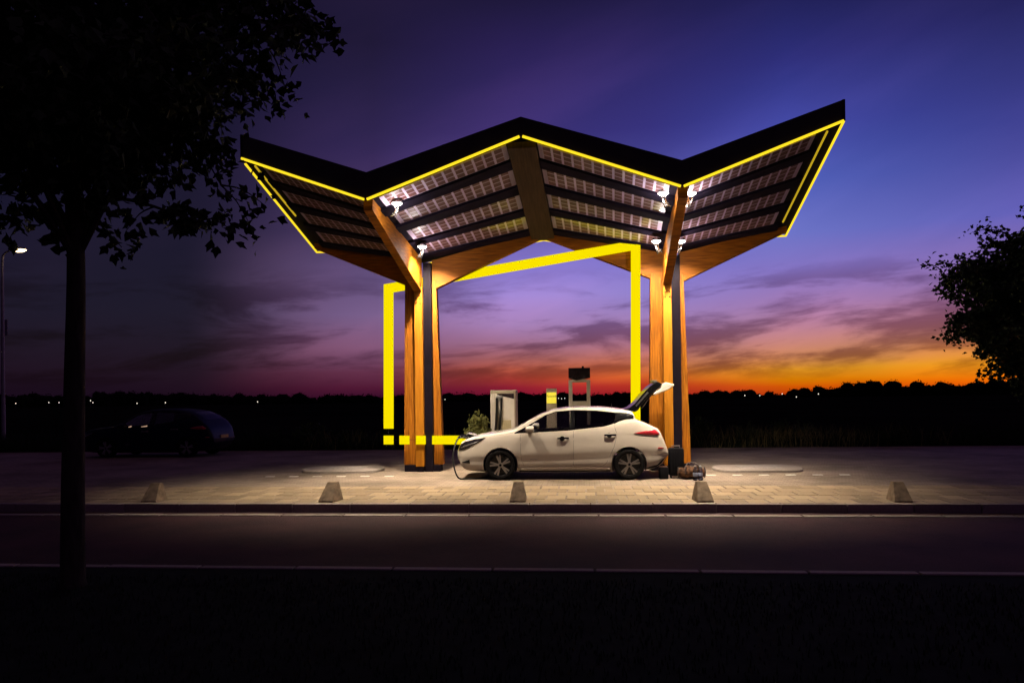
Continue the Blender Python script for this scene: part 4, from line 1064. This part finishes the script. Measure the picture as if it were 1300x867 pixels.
def mix(f, a, b, bt='MIX'):
    m = N('ShaderNodeMix'); m.data_type = 'RGBA'; m.blend_type = bt
    if isinstance(f, (int, float)): m.inputs[0].default_value = f
    else: Lk(f, m.inputs[0])
    for i, v in ((6, a), (7, b)):
        if isinstance(v, tuple): m.inputs[i].default_value = v
        else: Lk(v, m.inputs[i])
    return m.outputs[2]
def mrange(v, a, b, c=0, d=1, smooth=True):
    n = N('ShaderNodeMapRange'); n.interpolation_type = 'SMOOTHSTEP' if smooth else 'LINEAR'; n.inputs['From Min'].default_value = a; n.inputs['From Max'].default_value = b
    n.inputs['To Min'].default_value = c; n.inputs['To Max'].default_value = d; Lk(v, n.inputs['Value']); return n.outputs[0]
cur = ramp(cols[0][1])
for i in range(1, len(cols)):
    cur = mix(mrange(az, cols[i-1][0], cols[i][0], smooth=i > 5 or i == 1), cur, ramp(cols[i][1]))
# streaky dusk clouds
cv = N('ShaderNodeCombineXYZ'); Lk(mth('MULTIPLY', az, 4.6), cv.inputs[0]); Lk(mth('ADD', mth('MULTIPLY', te, 22.0), mth('MULTIPLY', az, -1.2)), cv.inputs[1]); cv.inputs[2].default_value = 7.9
n1 = N('ShaderNodeTexNoise'); n1.inputs['Scale'].default_value = 1.0; n1.inputs['Detail'].default_value = 8; n1.inputs['Roughness'].default_value = .58; n1.inputs['Distortion'].default_value = .35
Lk(cv.outputs[0], n1.inputs['Vector'])
cm = mrange(n1.outputs['Fac'], .44, .60)
band = mth('MULTIPLY', mrange(te, .008, .04), mrange(te, .185, .12))
cm = mth('MULTIPLY', cm, band)
cur = mix(mth('MULTIPLY', cm, .85), cur, mix(1.0, cur, (.36, .27, .36, 1), 'MULTIPLY'))
# soft high haze
cv2 = N('ShaderNodeCombineXYZ'); Lk(mth('MULTIPLY', az, 1.6), cv2.inputs[0]); Lk(mth('ADD', mth('MULTIPLY', te, 5.0), mth('MULTIPLY', az, -2.0)), cv2.inputs[1]); cv2.inputs[2].default_value = 9.1
n2 = N('ShaderNodeTexNoise'); n2.inputs['Scale'].default_value = 1.3; n2.inputs['Detail'].default_value = 6; n2.inputs['Roughness'].default_value = .5
Lk(cv2.outputs[0], n2.inputs['Vector'])
cur = mix(mrange(n2.outputs['Fac'], .40, .72), mix(1.0, cur, (.84, .86, .92, 1), 'MULTIPLY'), mix(1.0, cur, (1.25, 1.12, 1.10, 1), 'MULTIPLY'))
# the high dusk sky overhead, above the picture
cur = mix(mrange(te, .62, 1.6), cur, (*lin((60, 38, 64)), 1))
bg = N('ShaderNodeBackground'); bg.inputs[1].default_value = 1.08; Lk(cur, bg.inputs[0])
# a faint physical sky under the painted dusk glow
sky = N('ShaderNodeTexSky'); sky.sky_type = 'NISHITA'; sky.sun_disc = False; sky.sun_elevation = R(-3); sky.sun_rotation = R(16)
bg2 = N('ShaderNodeBackground'); bg2.inputs[1].default_value = .02; Lk(sky.outputs[0], bg2.inputs[0])
ad = N('ShaderNodeAddShader'); Lk(bg.outputs[0], ad.inputs[0]); Lk(bg2.outputs[0], ad.inputs[1])
out = N('ShaderNodeOutputWorld'); Lk(ad.outputs[0], out.inputs[0])

# ---------------------------------------------------------------- render settings
S.view_settings.view_transform = 'Standard'; S.view_settings.look = 'None'; S.view_settings.exposure = 0; S.view_settings.gamma = 1
S.render.engine = 'CYCLES'
cy = S.cycles
cy.use_denoising = True
try: cy.denoiser = 'OPENIMAGEDENOISE'
except Exception: pass
cy.max_bounces = 6; cy.diffuse_bounces = 3; cy.glossy_bounces = 3; cy.transparent_max_bounces = 12; cy.sample_clamp_indirect = 3
cy.caustics_reflective = False; cy.caustics_refractive = False
